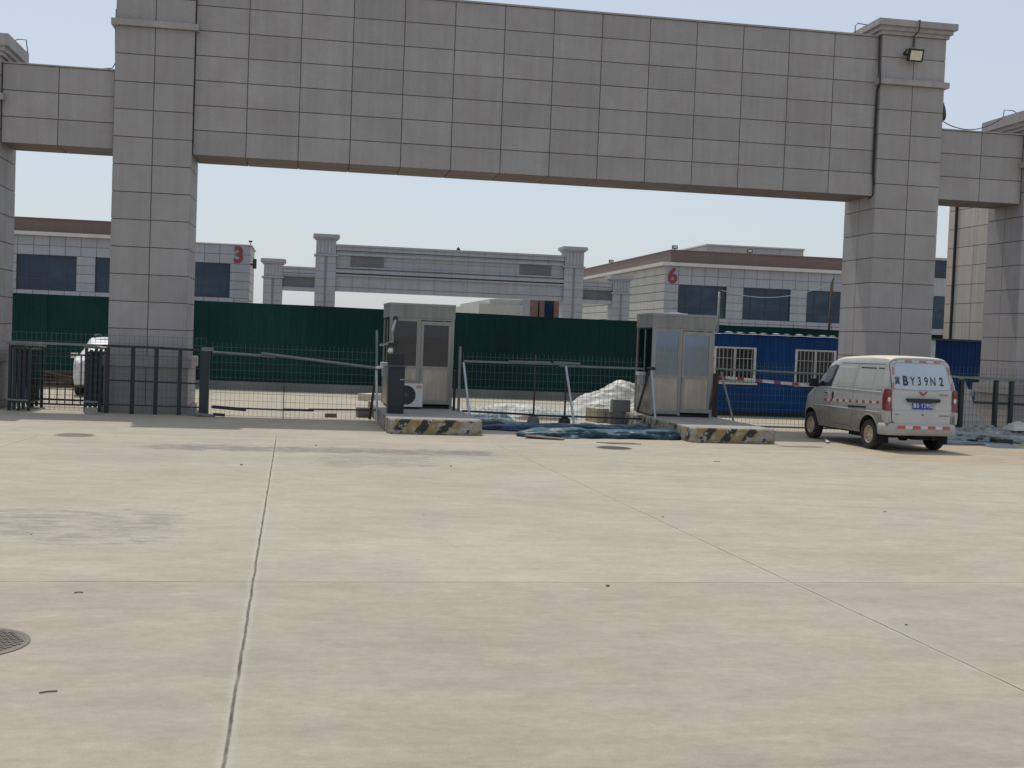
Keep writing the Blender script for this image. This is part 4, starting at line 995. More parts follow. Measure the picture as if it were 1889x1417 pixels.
def vrear(x, z, o):
    y = -.60; d = VL.yoff(y, z)-.046
    # slight barrel curvature across the width
    return Vector((x, y+d-o+.035*(abs(x)/.75)**3, z))
L_ = vside(-1)
# windows / blank panels on both sides
for sx in (-1, 1):
    f = vside(sx)
    gp = patch([(2.27, 1.17), (1.66, 1.19), (1.54, 1.62), (1.64, 1.635), (1.88, 1.58)], f, .009, .01); gp.build('door_glass', DGLASS, van, smooth=True, ang=50)
    fr = patch([(2.32, 1.15), (1.62, 1.165), (1.50, 1.645), (1.64, 1.66), (1.91, 1.60)], f, .005, .01); fr.build('door_frame', mat('black_trim', (.03,.03,.032), rough=.5), van, smooth=True, ang=50)
    for (a, b, z0, z1) in ((.72, 1.40, 1.21, 1.63), (-.08, .52, 1.215, 1.645), (-.47, -.19, 1.225, 1.65)):
        o = patch(rrect(a-.03, b+.03, z0-.02, z1+.02, .05), f, .003, .01).build('window_panel', VANW, van, smooth=True, ang=50)
        patch(rrect(a, b, z1-.03, z1, .012), f, .0065, .004).build('lip_shade_strip', SEAM if a < .7 else VANT, o, smooth=True)  # dark strips paint the shade under the blank panels' top edge
        patch(rrect(a+.012, b-.012, z0, z1-.03, .03), f, .006, .004).build('blank', mat('dusty_grey_panel', (.33,.335,.33), rough=.5, var=.08, scale=3, dirt=(.27,.25,.22), dirtamt=.4), o, smooth=True, ang=50)
    # seams
    def seam(pts, w=.008):
        m = MB()
        for (ya, za), (yb, zb2) in zip(pts[:-1], pts[1:]):
            n = max(1, int(math.hypot(yb-ya, zb2-za)/.08))
            for k in range(n):
                p = (ya+(yb-ya)*k/n, za+(zb2-za)*k/n); q = (ya+(yb-ya)*(k+1)/n, za+(zb2-za)*(k+1)/n)
                dx, dz = q[0]-p[0], q[1]-p[1]; l = math.hypot(dx, dz); nx, nz = -dz/l*w/2, dx/l*w/2
                m.poly([f(p[0]+nx, p[1]+nz, .0022), f(p[0]-nx, p[1]-nz, .0022), f(q[0]-nx, q[1]-nz, .0022), f(q[0]+nx, q[1]+nz, .0022)])
        m.build('panel_seam', SEAM, van)
    seam([(1.47, 1.68), (1.60, 1.15), (1.62, .8), (1.55, .42)]); seam([(.62, 1.70), (.66, 1.15), (.66, .46)]); seam([(2.32, 1.08), (2.36, .75), (2.2, .45)])
    seam([(1.5, .42), (.42, .40)]); seam([(-.5, 1.72), (1.4, 1.70)], .012); seam([(-.42, .83), (-.42, .45)])
    # swage lines
    m = MB(); m.tube([f(y, .765, .0) for y in lin(-.36, 2.3, 24)], .010, 6); m.tube([f(y, 1.165, .0) for y in lin(-.44, 2.2, 26)], .010, 6); m.build('swage_line', VANT, van, smooth=True)
    m = MB(); m.bar(f(.12, .835, .006), f(.82, .815, .006), .016, .035); m.build('door_track', BLACKM, van)
    # reflective dashes
    for k in range(9):
        y = 1.86-k*.266; zz = .865+.008*k
        patch([(y, zz), (y-.10, zz), (y-.10, zz+.055), (y, zz+.055)], f, .003, .001, rings=2).build('red_dash', REDP, van)
        if k < 8: patch([(y-.105, zz), (y-.26, zz), (y-.26, zz+.055), (y-.105, zz+.055)], f, .002, .001, rings=2).build('white_dash', mat('dusty_white_dash', (.44,.42,.38), rough=.6), van)
    h = patch(rrect(1.70, 1.84, .98, 1.07, .04), f, .004, .001, rings=3).build('door_handle', GALV, van, smooth=True)
    m = MB(); m.bar(f(1.72, 1.045, .012), f(1.82, 1.045, .012), .02, .02); m.build('grip', BLACKM, h)
    patch(rrect(1.46, 1.545, .93, 1.09, .042), f, .004, .001, rings=3).build('slide_door_handle', BLACKM, van, smooth=True)
    mi_ = MB(); p = f(2.26, 1.2, 0); mi_.box(p.x+sx*.10-.085, p.x+sx*.10+.085, p.y-.045, p.y+.05, 1.15, 1.33); mi_.bevel(.04, 3); mi_.bar((p.x-sx*.03, p.y, 1.17), (p.x+sx*.05, p.y, 1.2), .05, .05); mi_.build('wing_mirror', BLACKM, van, smooth=True, ang=40)
    # arch lips
    for yc, zc in AR:
        m = MB(); m.tube([Vector((sx*(VL.side(yc+math.cos(a)*.37, max(.36, zc+math.sin(a)*.37))+.002), yc+math.cos(a)*.37, zc+math.sin(a)*.37)) for a in lin(math.radians(6), math.radians(174), 20)], .016, 6); m.build('arch_lip', VANW, van, smooth=True)
    # tail lamp wraps the rear corner
    lp = MB(); pts = []
    def lampf(u, v):
        z = .82+.42*v; y0 = -.60; w = VL.side(y0, z); ang = u*math.pi/2
        ws = .17*(1-.55*v**2.2); wr = .125*(1-.35*v)
        if u < .5: t = 1-u/.5; return Vector((sx*(w+.012-.0*t), y0+VL.yoff(y0, z)-.012+ws*t, z))
        t = (u-.5)/.5; return Vector((sx*(w+.010-wr*t), y0+VL.yoff(y0, z)-.040-.002*t, z))
    lp.grid(16, 14, lampf); tl = lp.build('tail_lamp', LAMPR, van, smooth=True)
    lp = MB(); lp.lathe([(.001, .002), (.034, .004), (.042, .012)], (0, 0, 0), 'y', 18, M=Matrix.Translation((sx*(VL.side(-.6, 1.03)-.045), -.652, 1.03)) @ Matrix.Diagonal((.8, 1, 1.35, 1))); lp.build('clear_lens', LAMPW, tl, smooth=True)
# tailgate
tg = patch(rrect(-.66, .66, .565, 1.80, .10), vrear, .004, .05, rings=10).build('tailgate', VANT, van, smooth=True, ang=60)
m = MB()
o2 = rrect(-.668, .668, .557, 1.808, .108, 8)
for a, b in zip(o2, o2[1:]+o2[:1]):
    n = max(1, int(math.hypot(b[0]-a[0], b[1]-a[1])/.06))
    for k in range(n):
        p = (a[0]+(b[0]-a[0])*k/n, a[1]+(b[1]-a[1])*k/n); q = (a[0]+(b[0]-a[0])*(k+1)/n, a[1]+(b[1]-a[1])*(k+1)/n)
        m.bar(vrear(*p, .001), vrear(*q, .001), .010, .006)
m.build('tailgate_gap', SEAM, tg)
rw = patch([(-.56, 1.72), (-.50, 1.75), (.50, 1.75), (.56, 1.72), (.635, 1.30), (.60, 1.255), (.3, 1.235), (-.3, 1.235), (-.60, 1.255), (-.635, 1.30)], vrear, .008, .003, rings=10).build('rear_window_panel', mat('bluish_white_film', (.42,.49,.575), rough=.16, var=.06, scale=2, coat=.5), tg, smooth=True, ang=60)
m = MB()
ol = [(-.57, 1.73), (-.50, 1.765), (.50, 1.765), (.57, 1.73), (.65, 1.30), (.61, 1.245), (.3, 1.225), (-.3, 1.225), (-.61, 1.245), (-.65, 1.30)]
for a, b in zip(ol, ol[1:]+ol[:1]):
    for k in range(6):
        p = (a[0]+(b[0]-a[0])*k/6, a[1]+(b[1]-a[1])*k/6); q = (a[0]+(b[0]-a[0])*(k+1)/6, a[1]+(b[1]-a[1])*(k+1)/6); m.bar(vrear(*p, .004), vrear(*q, .004), .010, .010)
m.build('window_seal', mat('grey_seal', (.28,.29,.30), rough=.7), tg)
def on_rear(cx, cz, o=.010): return lambda x, y, z: vrear(cx+x, cz+y, o+z*.5)
for ch, x, sz, off, sx_ in (('冀', -.545, .165, .002, .72), ('B', -.375, .255, .010, .82), ('Y', -.215, .23, .004, .75), ('3', -.065, .235, .004, .75), ('9', .085, .235, .004, .75), ('N', .235, .23, .004, .75), ('2', .425, .235, .007, .80)):
    text_on(ch, sz, on_rear(x, 1.40), 'lettering', LETTER, rw, offset=off, sx=sx_)
# crease, plate recess, emblem, small marks
m = MB(); m.tube([vrear(x, .835, .002) for x in lin(-.65, .65, 20)], .010, 6); m.build('tailgate_crease', VANT, tg, smooth=True)
patch([(-.30, 1.0), (-.24, .86), (.26, .86), (.32, 1.0)], vrear, .0065, .003, rings=3).build('plate_recess', mat('recess_grey', (.36,.36,.35), rough=.6), tg)
m = MB(); m.prism([(-.36, 1.065), (.36, 1.065), (.375, 1.05), (.36, .995), (-.33, .995), (-.375, 1.05)], -.700, -.64, 'xz'); m.bevel(.008); m.build('tailgate_handle', BLACKM, tg)
pl = patch([(-.225, .995), (-.225, .855), (.225, .855), (.225, .995)], vrear, .013, .008, rings=2).build('number_plate', mat('plate_blue', (.012,.045,.30), rough=.4, var=.05), tg)
for ch, x, sz in (('冀', -.175, .105), ('B', -.11, .125), ('·', -.063, .125), ('Y', -.012, .125), ('3', .045, .125), ('9', .10, .125), ('N', .155, .125), ('2', .205, .12)):
    text_on(ch, sz, on_rear(x, .925, .0145), 'lettering', WHITEP, pl, offset=.002, sx=.66)
m = MB()
for s in (-1, 1): m.prism([(0, 1.12), (s*.035, 1.148), (s*.085, 1.205), (s*.062, 1.205), (s*.028, 1.165), (0, 1.15)], -.677, -.640, 'xz')
m.build('emblem', mat('emblem_red', (.25,.02,.025), rough=.3), tg)
gm = mat('worn_grey_letters', (.22, .21, .20), rough=.6)
for x0, x1, z, hh in ((.38, .58, 1.145, .032), (.36, .60, .735, .026), (-.60, -.50, .745, .02)):
    m = MB(); n = int((x1-x0)/.03)
    for k in range(n): a = x0+k*(x1-x0)/n; m.bar(vrear(a, z, .006), vrear(a+.02, z, .006), .006, hh)
    m.build('worn_mark', gm, tg)
m = MB(); m.lathe([(.018, -.01), (.016, .006), (.001, .008)], (0, 0, 0), 'y', 12, M=Matrix.Translation(vrear(0, .745, .008))@Matrix.Rotation(math.pi, 4, 'Z')); m.build('lock', BLACKM, tg)
# reflective tape round the frame
def tape(pts, cols):
    for k, c in enumerate(cols):
        (xa, za), (xb, zb2) = [(pts[0][0]+(pts[1][0]-pts[0][0])*t, pts[0][1]+(pts[1][1]-pts[0][1])*t) for t in (k/len(cols), (k+1)/len(cols))]
        dx, dz = xb-xa, zb2-za; l = math.hypot(dx, dz); nx, nz = -dz/l*.023, dx/l*.023
        q = [(xa+nx, za+nz), (xa-nx, za-nz), (xb-nx, zb2-nz), (xb+nx, zb2+nz)]
        patch(q, vrear, .009, .002, rings=2).build('red_tape' if c else 'white_tape', mat('faded_red_tape', (.38,.18,.17), rough=.5, var=.15, scale=6) if c else mat('faded_white_tape', (.48,.485,.49), rough=.5, var=.1), tg)
tape([(-.50, 1.79), (.46, 1.79)], (0, 1, 0, 1, 0, 1)); tape([(-.645, 1.22), (-.60, 1.66)], (1, 0, 1)); tape([(.675, 1.22), (.615, 1.70)], (1, 0, 1))
# bumper wraps the rear
bmx = MB(); path = []
for k in range(9): path.append((-.815, .28-.09*k-.0))
path = [(-.75, -.30), (-.785, -.36), (-.80, -.45)]+[(-.802+.147*(1-math.cos(a)), -.52-.16*math.sin(a)) for a in lin(0, math.pi/2, 8)]+[(x, -.69-.012*math.cos(x/.65*math.pi/2)) for x in lin(-.62, .62, 14)]+[(.802-.147*(1-math.cos(a)), -.52-.16*math.sin(a)) for a in lin(math.pi/2, 0, 8)]+[(.80, -.45), (.785, -.36), (.75, -.30)]
prof = [(.10, .33), (.0, .335), (-.012, .36), (-.010, .50), (.0, .555), (.03, .575), (.10, .578)]
Vv = []
for i, (x, y) in enumerate(path):
    a = Vector(path[max(i-1, 0)]); b = Vector(path[min(i+1, len(path)-1)]); t = (b-a).normalized(); nn = Vector((-t.y, t.x))
    Vv.append([bmx.bm.verts.new((x+nn.x*o, y+nn.y*o, z)) for o, z in prof])
for A, B in zip(Vv[:-1], Vv[1:]):
    for k in range(len(prof)-1): bmx._face([A[k], A[k+1], B[k+1], B[k]], 0, .5)
bp = bmx.build('bumper', VANB, van, smooth=True, ang=50)
m = MB()
cn_ = MB()
for s in (-1, 1):
    cn_.prism([(s*.78, .57), (s*.795, .80), (s*.70, .80), (s*.67, .60)], -.660, -.40, 'xz')
cn_.bevel(.015, 2); cn_.build('bumper_corner', VANB, bp, smooth=True, ang=40)
for k in range(7):
    x0 = -.55+k*.165; red = k % 2 == 0
    q = MB(); yb_ = lambda x: -.712-.012*math.cos(x/.65*math.pi/2)
    q.hexa([(x0, yb_(x0), .465), (x0+.155, yb_(x0+.155), .465), (x0+.155, yb_(x0+.155)+.03, .465), (x0, yb_(x0)+.03, .465), (x0, yb_(x0), .525), (x0+.155, yb_(x0+.155), .525), (x0+.155, yb_(x0+.155)+.03, .525), (x0, yb_(x0)+.03, .525)])
    q.build('red_reflector' if red else 'white_reflector', mat('reflector_red', (.50,.09,.07), rough=.4, var=.12, scale=8) if red else WHITEP, bp)
# underbody
m = MB(); m.box(-.62, .62, -.45, 2.7, .27, .36); m.tube([(-.68, 0, .31), (.68, 0, .31)], .05); m.lathe([(.06, -.12), (.12, -.06), (.12, .06), (.06, .12)], (0, 0, .3), 'x', 16); m.box(-.55, .1, .5, 1.2, .2, .28); m.tube([(.3, -.62, .27), (.3, -.2, .27), (.2, .8, .25)], .035); m.box(-.1, .45, -.55, -.2, .24, .33)
for s in (-1, 1): m.bar((s*.5, -.5, .3), (s*.5, .7, .28), .05, .06); m.box(s*.66-.10, s*.66+.10, -.40, -.385, .15, .36)
m.build('chassis', UNDER, van)
for (y, r) in ((0, .30), (2.47, .30)):
    for s in (-1, 1): wheel(van, s*.70, y, r, .19, s)

# ---- white car half hidden behind the left pillar
car = empty('parked_car', (-5.08, 5.3, 0), math.radians(2), 'white car half hidden behind the left gateway pillar', 'car')
CL = Loft([(0, .74, .60, .34, .86, .98), (.10, .86, .66, .28, .93, 1.02), (.5, .91, .68, .25, 1.0, 1.10), (.95, .91, .62, .24, 1.02, 1.20), (1.35, .91, .66, .24, 1.02, 1.45), (1.8, .91, .70, .24, 1.02, 1.56), (2.8, .91, .69, .24, 1.03, 1.56), (3.7, .89, .58, .26, 1.03, 1.48), (4.2, .84, .55, .34, 1.0, 1.2)], lambda y, z: 0)
CARW = carpaint('white_car_paint', (.72, .73, .74), (.5, .47, .42), .1, .4, .4, .2)
CAR_A = [(.85, .33), (3.45, .33)]
CL.body('body', [CARW, UNDER], car, [0, .05, .1, .25, .5, .7, .95, 1.15, 1.35, 1.55, 1.8, 2.3, 2.8, 3.3, 3.7, 4.0, 4.2], CAR_A, .37)
cf_ = lambda s: (lambda y, z, o: Vector((s*(CL.side(y, z)+o), y, z)))
for s in (-1, 1):
    f = cf_(s)
    patch([(1.25, 1.06), (2.3, 1.06), (2.3, 1.44), (1.75, 1.44)], f, .004, .01).build('side_glass', DGLASS, car, smooth=True, ang=50)
    patch([(2.36, 1.06), (3.5, 1.08), (3.3, 1.40), (2.36, 1.44)], f, .004, .01).build('side_glass', DGLASS, car, smooth=True, ang=50)
    m = MB(); m.box(s*.70-.13, s*.70+.13, -.012, .16, .70, .82); m.bevel(.03, 2); m.build('headlamp', LAMPW, car, smooth=True, ang=40)
    m = MB(); m.box(s*.99-.10, s*.99+.08, 1.12, 1.24, .98, 1.12); m.bevel(.03, 2); m.build('wing_mirror', CARW, car, smooth=True, ang=40)
    m = MB(); m.tube([(s*.56, 1.75, 1.56), (s*.57, 1.9, 1.62), (s*.57, 3.0, 1.62), (s*.54, 3.3, 1.53)], .022, 8); m.build('roof_rail', BLACKM, car, smooth=True)
m = MB(); m.grid(8, 4, lambda u, v: Vector(((u-.5)*1.2*(1-.12*v), .98+.62*v-.02, 1.14+.36*v+.03*math.sin(u*math.pi)))); m.build('windscreen', mat('sky_reflect_windscreen', (.10,.13,.15), rough=.05, var=.05), car, smooth=True)  # light-blue reflection put into the windscreen's base colour
m = MB(); m.box(-.45, .45, -.035, .03, .62, .82); m.bevel(.02); m.build('radiator_grille', BLACKM, car)
m = MB(); m.box(-.80, .80, -.06, .10, .34, .56); m.bevel(.05, 2); m.build('bumper', CARW, car, smooth=True, ang=40)
for y in (.85, 3.45):
    for s in (-1, 1): wheel(car, s*.80, y, .33, .21, s)

# ------------------------------------------------------------------ loose things on the ground
def crumple(name, c, L, Wd, H, rz, seed, m_, lab, cat, nu=70, nv=26, ridge=1.0, kind=None, group=None):
    m = MB(); R = Matrix.Rotation(rz, 3, 'Z')
    def f(u, v):
        x = (u-.5)*L; y = (v-.5)*Wd
        e = min(1, 6*min(u, 1-u), ) * min(1, 3.2*min(v, 1-v))
        n1 = noise.noise(Vector((x*1.3+seed, y*2.2, seed))); n2 = abs(noise.noise(Vector((x*3.1, y*7+seed+x*1.5, seed*2)))); n3 = abs(noise.noise(Vector((x*7+seed, y*13+x*3, 4))))
        n4 = noise.noise(Vector((x*.7+seed*2, 0, 1)))
        h = H*max(0, e)**.6*(.55+.45*n1+.3*n4)+(H*.55*ridge*(.35-n2)+H*.25*ridge*(.3-n3))*e
        yy = y*(1+.25*noise.noise(Vector((x*.8, seed, 0)))) + .1*noise.noise(Vector((x*1.1, 5, seed)))
        xx = x+.08*noise.noise(Vector((y*3, seed, 2)))
        p = R @ Vector((xx, yy, 0)); return Vector((p.x, p.y, max(.004*(u+v), h*.8)))
    m.grid(nu, nv, f)
    o = m.build(name, m_, None, smooth=True, loc=c); tag(o, lab, cat, group, kind); return o
TARP = mat('teal_tarp', (.014, .066, .098), rough=.5, var=.3, scale=3, fine=.15, dirt=(.06,.09,.095), dirtamt=.35)
TARP2 = mat('blue_tarp', (.012, .050, .095), rough=.5, var=.3, scale=3, dirt=(.05,.08,.10), dirtamt=.3)
GRTARP = mat('grey_green_tarp', (.13, .20, .20), rough=.6, var=.3, scale=3)
DKTARP = mat('dark_cloth', (.035, .035, .045), rough=.8, var=.3)
SHEET = mat('white_plastic_sheet', (.47, .47, .43), rough=.5, var=.12, scale=2, dirt=(.40,.38,.32), dirtamt=.4)
def fold_roll(c, L, a0, h0, rz, seed, m_, lab):
    m = MB(); R_ = Matrix.Rotation(rz, 3, 'Z')
    def f(u, v):
        x = (u-.5)*L; th = v*2*math.pi
        e = min(1, 7*min(u, 1-u))**.5
        low = noise.noise(Vector((x*.9, seed, 0))); mid = noise.noise(Vector((x*2.6, math.cos(th)*1.4+seed, math.sin(th)*1.4)))
        fold = abs(noise.noise(Vector((x*1.5+math.cos(th)*.8, math.cos(th)*3.6+seed, math.sin(th)*3.6)))); tw = abs(noise.noise(Vector((x*5+seed, math.cos(th)*5+x*2, math.sin(th)*5))))
        r = 1+.35*mid-.45*fold-.22*tw+.2
        y = math.cos(th)*a0*(1+.45*low)*r*e+.16*noise.noise(Vector((x*.6, seed+3, 0))); z = h0*(.9+.5*low)*(math.sin(th)*r*e)
        p = R_ @ Vector((x, y, 0)); return Vector((p.x, p.y, max(.003+.002*math.cos(th), z+h0*.35)))
    m.grid(150, 40, f); o = m.build('tarpaulin', m_, None, smooth=True, loc=c); tag(o, lab, 'tarpaulin'); return o
fold_roll((6.05, -3.75, 0), 3.7, .34, .125, math.radians(5), 2.3, TARP, 'long roll of teal tarpaulin lying in front of the fence between the islands')
fold_roll((5.75, -2.3, 0), 4.1, .36, .12, math.radians(2), 7.1, TARP2, 'long blue tarpaulin spread just behind the teal roll')
crumple('tarpaulin', (4.35, -.55, 0), 1.1, .9, .16, .3, 4.4, GRTARP, 'small grey green bundle of tarpaulin beside the left island', 'tarpaulin')
crumple('cloth', (4.0, -1.35, 0), .9, .5, .15, .1, 9.4, DKTARP, 'dark crumpled cloth against the right side of the left island', 'cloth')
crumple('tarpaulin', (4.3, .75, 0), 1.3, .7, .22, .2, 5.9, TARP, 'teal bundle behind the mesh fence near the left booth', 'tarpaulin')
def heap(c, rx, ry, H, px, seed, m_, lab):
    m = MB()
    def f(u, v):
        r = u; th = v*2*math.pi; x, y = r*math.cos(th), r*math.sin(th)
        base = max(0, 1-r*r)**1.15
        lump = .78+.30*noise.noise(Vector((x*1.7+seed, y*1.7, 0)))+.18*(x+px)
        fold = abs(noise.noise(Vector((x*2.4+seed, y*5+x*2, 1))))*.22+abs(noise.noise(Vector((x*5, y*9+seed+x*4, 2))))*.10+abs(noise.noise(Vector((x*13+seed, y*17, 5))))*.04
        z = H*(base*lump+(.16-fold)*min(1, base*3))
        return Vector((x*rx*(1+.15*noise.noise(Vector((math.cos(th)*2, math.sin(th)*2, seed)))), y*ry, max(.003+.004*(1-r), z)))
    m.grid(60, 110, f); o = m.build('plastic_sheet', m_, None, smooth=True, loc=c); tag(o, lab, 'plastic sheet'); return o
heap((7.95, 2.7, 0), 1.65, 1.25, .88, .3, 3.3, SHEET, 'big heap of white plastic sheeting left of the right booth')
heap((7.25, 1.5, 0), .55, .5, .42, 0, 6.3, SHEET, 'small grey hump of sheeting in front of the white heap')
crumple('rubble_strip', (5.6, 2.6, 0), 3.8, 2.0, .24, .05, 8.8, mat('pale_litter', (.38,.40,.38), rough=.7, var=.5, scale=7, dirt=(.10,.16,.17), dirtamt=.6), 'low strip of pale plastic litter behind the middle mesh fence', 'litter', nu=110, nv=50, ridge=1.6, kind='stuff')
crumple('tarpaulin', (6.35, 1.9, 0), 1.6, .7, .20, -.2, 21.4, GRTARP, 'grey green strip of sheeting behind the middle of the mesh fence', 'tarpaulin')
crumple('plastic_sheet', (5.3, 3.3, 0), 1.9, .9, .30, .15, 31.7, SHEET, 'low flat white plastic sheet behind the middle mesh fence', 'plastic sheet')
crumple('cloth', (5.75, 1.2, 0), 1.3, .45, .16, .05, 41.2, mat('brown_grey_cloth', (.16,.145,.125), rough=.85, var=.3), 'brown grey cloth heap by the foot of the mesh fence posts', 'cloth')
def plank(name, p, q, w, h, m_, lab, cat='plank'):
    m = MB(); m.bar(p, q, w, h); m.bevel(.004); tag(m.build(name, m_), lab, cat)
WOOD = mat('weathered_wood', (.16, .115, .08), rough=.85, var=.3, scale=3, fine=.2)
plank('plank', (4.33, -4.30, .05), (5.06, -4.55, .015), .30, .018, WOOD, 'thin brown board lying at the front of the teal tarpaulin')
plank('board', (7.45, -1.4, .10), (7.62, -1.3, .12), .5, .03, GRTARP, 'pale grey board leaning by the right island near the tarpaulin', 'board')
def block(name, c, s, rz, m_, lab, cat):
    m = MB(); M = Matrix.Translation(c) @ Matrix.Rotation(rz, 4, 'Z'); m.box(-s[0]/2, s[0]/2, -s[1]/2, s[1]/2, 0, s[2], 0, M); m.bevel(.012)
    tag(m.build(name, m_), lab, cat)
block('concrete_block', (7.45, .55, 0), (.5, .4, .30), .1, DCONC, 'grey concrete block on the ground left of the right booth', 'block')
block('concrete_block', (7.5, .5, .302), (.42, .34, .28), -.05, DCONC, 'grey concrete block stacked on top of another beside the right booth', 'block')
block('timber_crate', (7.05, .95, 0), (.35, .5, .34), .3, mat('pale_timber', (.42,.36,.24), rough=.8, var=.2), 'pale timber crate just left of the grey concrete blocks', 'crate')
block('concrete_block', (1.38, .45, 0), (.32, .3, .22), .1, DCONC, 'grey concrete block behind the mesh left of the left island', 'block')
block('brick', (.62, .1, 0), (.26, .13, .09), .1, mat('dark_brick', (.16,.10,.08), rough=.9, var=.2), 'dark brick lying behind the middle mesh fence', 'brick')
block('kerb_stone', (1.95, 7.6, 0), (.7, .5, .2), .9, mat('pale_stone', (.50,.46,.36), rough=.85, var=.15), 'pale kerb stone on the ground behind the left booth', 'kerb stone')
block('stone', (-4.45, -.9, 0), (.22, .18, .14), .5, CONC, 'pale stone at the foot of the folded gate by the left pillar', 'stone')
m = MB(); m.grid(6, 3, lambda u, v: Vector((11.23-.42*u+.1*v, -2.75-1.15*u+.06*v, .02+.05*math.sin(u*2.6)*.5)), 0); tag(m.build('white_strip', WHITEP), 'white strip lying on the ground by the van front wheel', 'strip')
# timber pile far left
wp = [((-7.9, 9.2, .1), (-6.2, 9.0, .12)), ((-7.8, 9.0, .22), (-6.1, 9.3, .3)), ((-7.9, 9.4, .36), (-6.3, 8.9, .2)), ((-8.0, 9.1, .55), (-6.6, 9.1, .3)), ((-7.5, 9.3, .45), (-6.2, 9.2, .48)), ((-7.9, 8.8, .08), (-6.4, 8.7, .1))]
DWOOD = mat('dark_brown_wood', (.07, .042, .03), rough=.9, var=.3)
desc = ('lowest', 'tilted', 'crossing', 'uppermost slanting', 'upper level', 'front bottom')
for k, (a, b) in enumerate(wp): plank('timber', a, b, .14, .10, DWOOD, '%s brown timber in the pile beside the white car' % desc[k], 'timber')
# debris right of the van
BGL = mat('pale_blue_panel', (.20, .33, .42), rough=.35, var=.25, scale=4)
crumple('rubble', (16.4, -1.3, 0), 3.6, 1.6, .34, -.1, 12.2, mat('mixed_rubble', (.26,.27,.26), rough=.8, var=.6, scale=8, dirt=(.06,.10,.12), dirtamt=.6), 'low mound of mixed rubble right of the van', 'rubble', nu=90, nv=50, ridge=1.8, kind='stuff')
plank('panel_strip', (13.9, -2.6, .10), (16.2, -2.2, .06), .28, .03, BGL, 'long pale blue strip of panel right of the van wheel', 'panel')
plank('panel_strip', (13.7, -3.1, .05), (15.4, -3.2, .03), .22, .03, BGL, 'short pale blue panel strip nearest the yard beside the van', 'panel')
plank('pipe', (14.0, -1.9, .22), (16.6, -2.4, .12), .05, .05, GALV, 'grey pipe lying across the rubble right of the van', 'pipe')
plank('pipe', (14.6, -3.6, .03), (15.3, -3.75, .03), .08, .06, GALV, 'short grey pipe on sandy ground right of the van', 'pipe')
block('dark_box', (15.35, -3.0, 0), (.42, .25, .12), .1, BLACKM, 'black flat box among the pale blue panel strips', 'box')
block('cardboard_box', (15.72, -.25, 0), (.45, .4, .85), .15, mat('cardboard', (.30,.22,.15), rough=.9, var=.15), 'upright worn cardboard box just right of the van', 'box')
m = MB(); m.prism([(15.62, 1.40), (15.74, 1.40), (16.35, .14), (15.75, .14)], -.62, -.58, 'xz'); tag(m.build('white_board', mat('offwhite_board', (.52,.49,.45), rough=.7, var=.1)), 'off white triangular board leaning by the cardboard box', 'board')
crumple('bag', (16.75, -1.3, .22), .55, .45, .34, .2, 15.2, SHEET, 'white plastic bag on top of the rubble', 'bag', nu=26, nv=20)
bl = MB(); bl.lathe([(.055, 0), (.055, .95), (.08, .97), (.085, 1.05), (.05, 1.12), (.001, 1.13)], (16.05, -.4, 0), n=16); tag(bl.build('bollard', mat('grey_bollard', (.30,.29,.28), rough=.6, var=.1), smooth=True, ang=40), 'slim grey bollard in front of the navy cabin', 'bollard')
bd = empty('blue_drum', (17.55, -1.35, 0), label='blue plastic drum at the right end of the rubble', cat='drum')
m = MB(); m.lathe([(.22, 0), (.25, .03), (.25, .2), (.262, .22), (.25, .24), (.25, .42), (.262, .44), (.24, .50), (.22, .51)], n=24); m.build('shell', mat('drum_blue', (.012,.035,.11), rough=.4, var=.15), bd, smooth=True, ang=40)
m = MB(); m.lathe([(.21, .512), (.2, .50), (.001, .505)], n=24); m.build('lid', BLACKM, bd)
for k in range(26):
    x, y = rng.uniform(13.8, 17.4), rng.uniform(-3.4, -.9); s = rng.uniform(.04, .14)
    m = MB(); M = Matrix.Translation((x, y, .03+rng.uniform(0, .12))) @ Matrix.Rotation(rng.uniform(0, 6), 4, 'Z') @ Matrix.Rotation(rng.uniform(-.5, .5), 4, 'X')
    m.box(-s, s, -s*.6, s*.6, -.015, .02, 0, M); 
    tag(m.build('rubble_scrap', rng.choice([BGL, WHITEP, CONC, GRTARP, DCONC, WOOD])), 'small scrap lying in the rubble right of the van', 'scrap', 'scraps in the rubble')
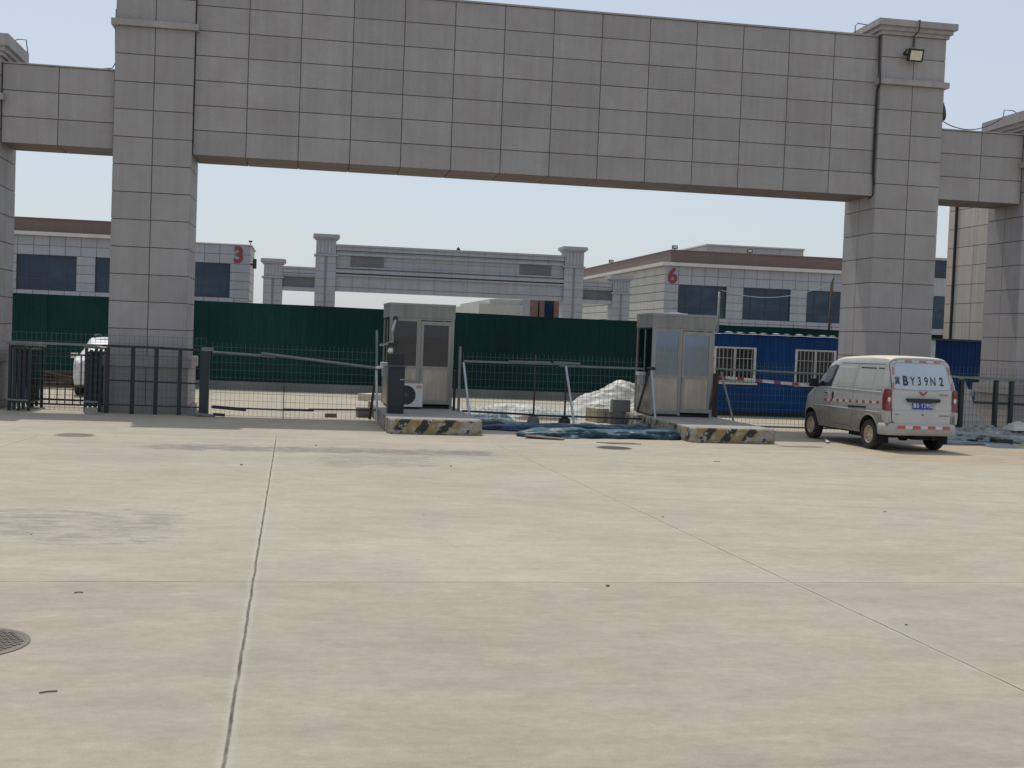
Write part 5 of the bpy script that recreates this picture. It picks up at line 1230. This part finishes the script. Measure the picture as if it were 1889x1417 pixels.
# small litter in the yard
for (x, y, l, a, lab) in ((-1.27, -21.37, .09, .35, 'thin dark twig at the lower left of the concrete yard'), (-1.55, -18.9, .06, .1, 'short dark twig between the manhole and the cross joint'), (6.9, -8.3, .12, 0, 'dark twig in front of the right island')):
    m = MB(); m.tube([(x-l*math.cos(a)/2, y-l*math.sin(a)/2, .006), (x, y+.004, .008), (x+l*math.cos(a)/2, y+l*math.sin(a)/2, .006)], .004, 5); tag(m.build('twig', DWOOD), lab, 'twig')
for k in range(12):
    x, y = rng.uniform(-3, 9), rng.uniform(-22, -6); s = rng.uniform(.005, .011)*(1+abs(y+22)*.03)
    m = MB(); M = Matrix.Translation((x, y, s*.5)) @ Matrix.Rotation(rng.uniform(0, 6), 4, 'Z'); m.box(-s, s*1.3, -s*.8, s, -s*.5, s*.5, 0, M); m.bevel(s*.3)
    tag(m.build('pebble', rng.choice([CONC, DCONC, WHITEP, DCONC])), 'tiny pebble scattered on the concrete yard', 'pebble', 'pebbles scattered on the yard')

# ------------------------------------------------------------------ manhole covers
IRON = mat('worn_cast_iron', (.17, .15, .125), rough=.65, metal=.3, var=.2, fine=.15, bump=.2)
def manhole(c, r, lab, grid=True, m_=IRON):
    t = empty('manhole_cover', c, label=lab, cat='manhole cover'); m = MB(); m.lathe([(r, 0), (r, .006), (r*.93, .007), (r*.92, .004), (.001, .004)], n=48); m.build('ring', m_, t)
    m = MB(); s = r/11
    for i in range(-10, 11):
        for j in range(-10, 11):
            x, y = i*s+(s/2 if j % 2 else 0), j*s
            if math.hypot(x, y) < r*.88: m.box(x-s*.36, x+s*.36, y-s*.24, y+s*.24, .0045, .010)
    m.build('tread', m_, t)
manhole((-1.985, -20.33, 0), .40, 'round cast iron manhole cover at the left edge of the yard')
PALEIRON = mat('dusty_cover', (.33, .285, .22), rough=.85, var=.15, fine=.1)
manhole((-3.86, -6.05, 0), .34, 'dusty manhole cover in front of the left gateway pillar', m_=PALEIRON)
manhole((5.68, -6.10, 0), .33, 'dusty manhole cover in front of the teal tarpaulin', m_=IRON)
m = MB(); m.prism([(5.6, -5.0), (5.9, -5.25), (6.45, -5.2), (6.3, -4.98)], .001, .012, 'xy'); tag(m.build('flat_board', WOOD), 'flat dark board on the ground between tarpaulin and manhole', 'board')
print('objects', len(bpy.data.objects))
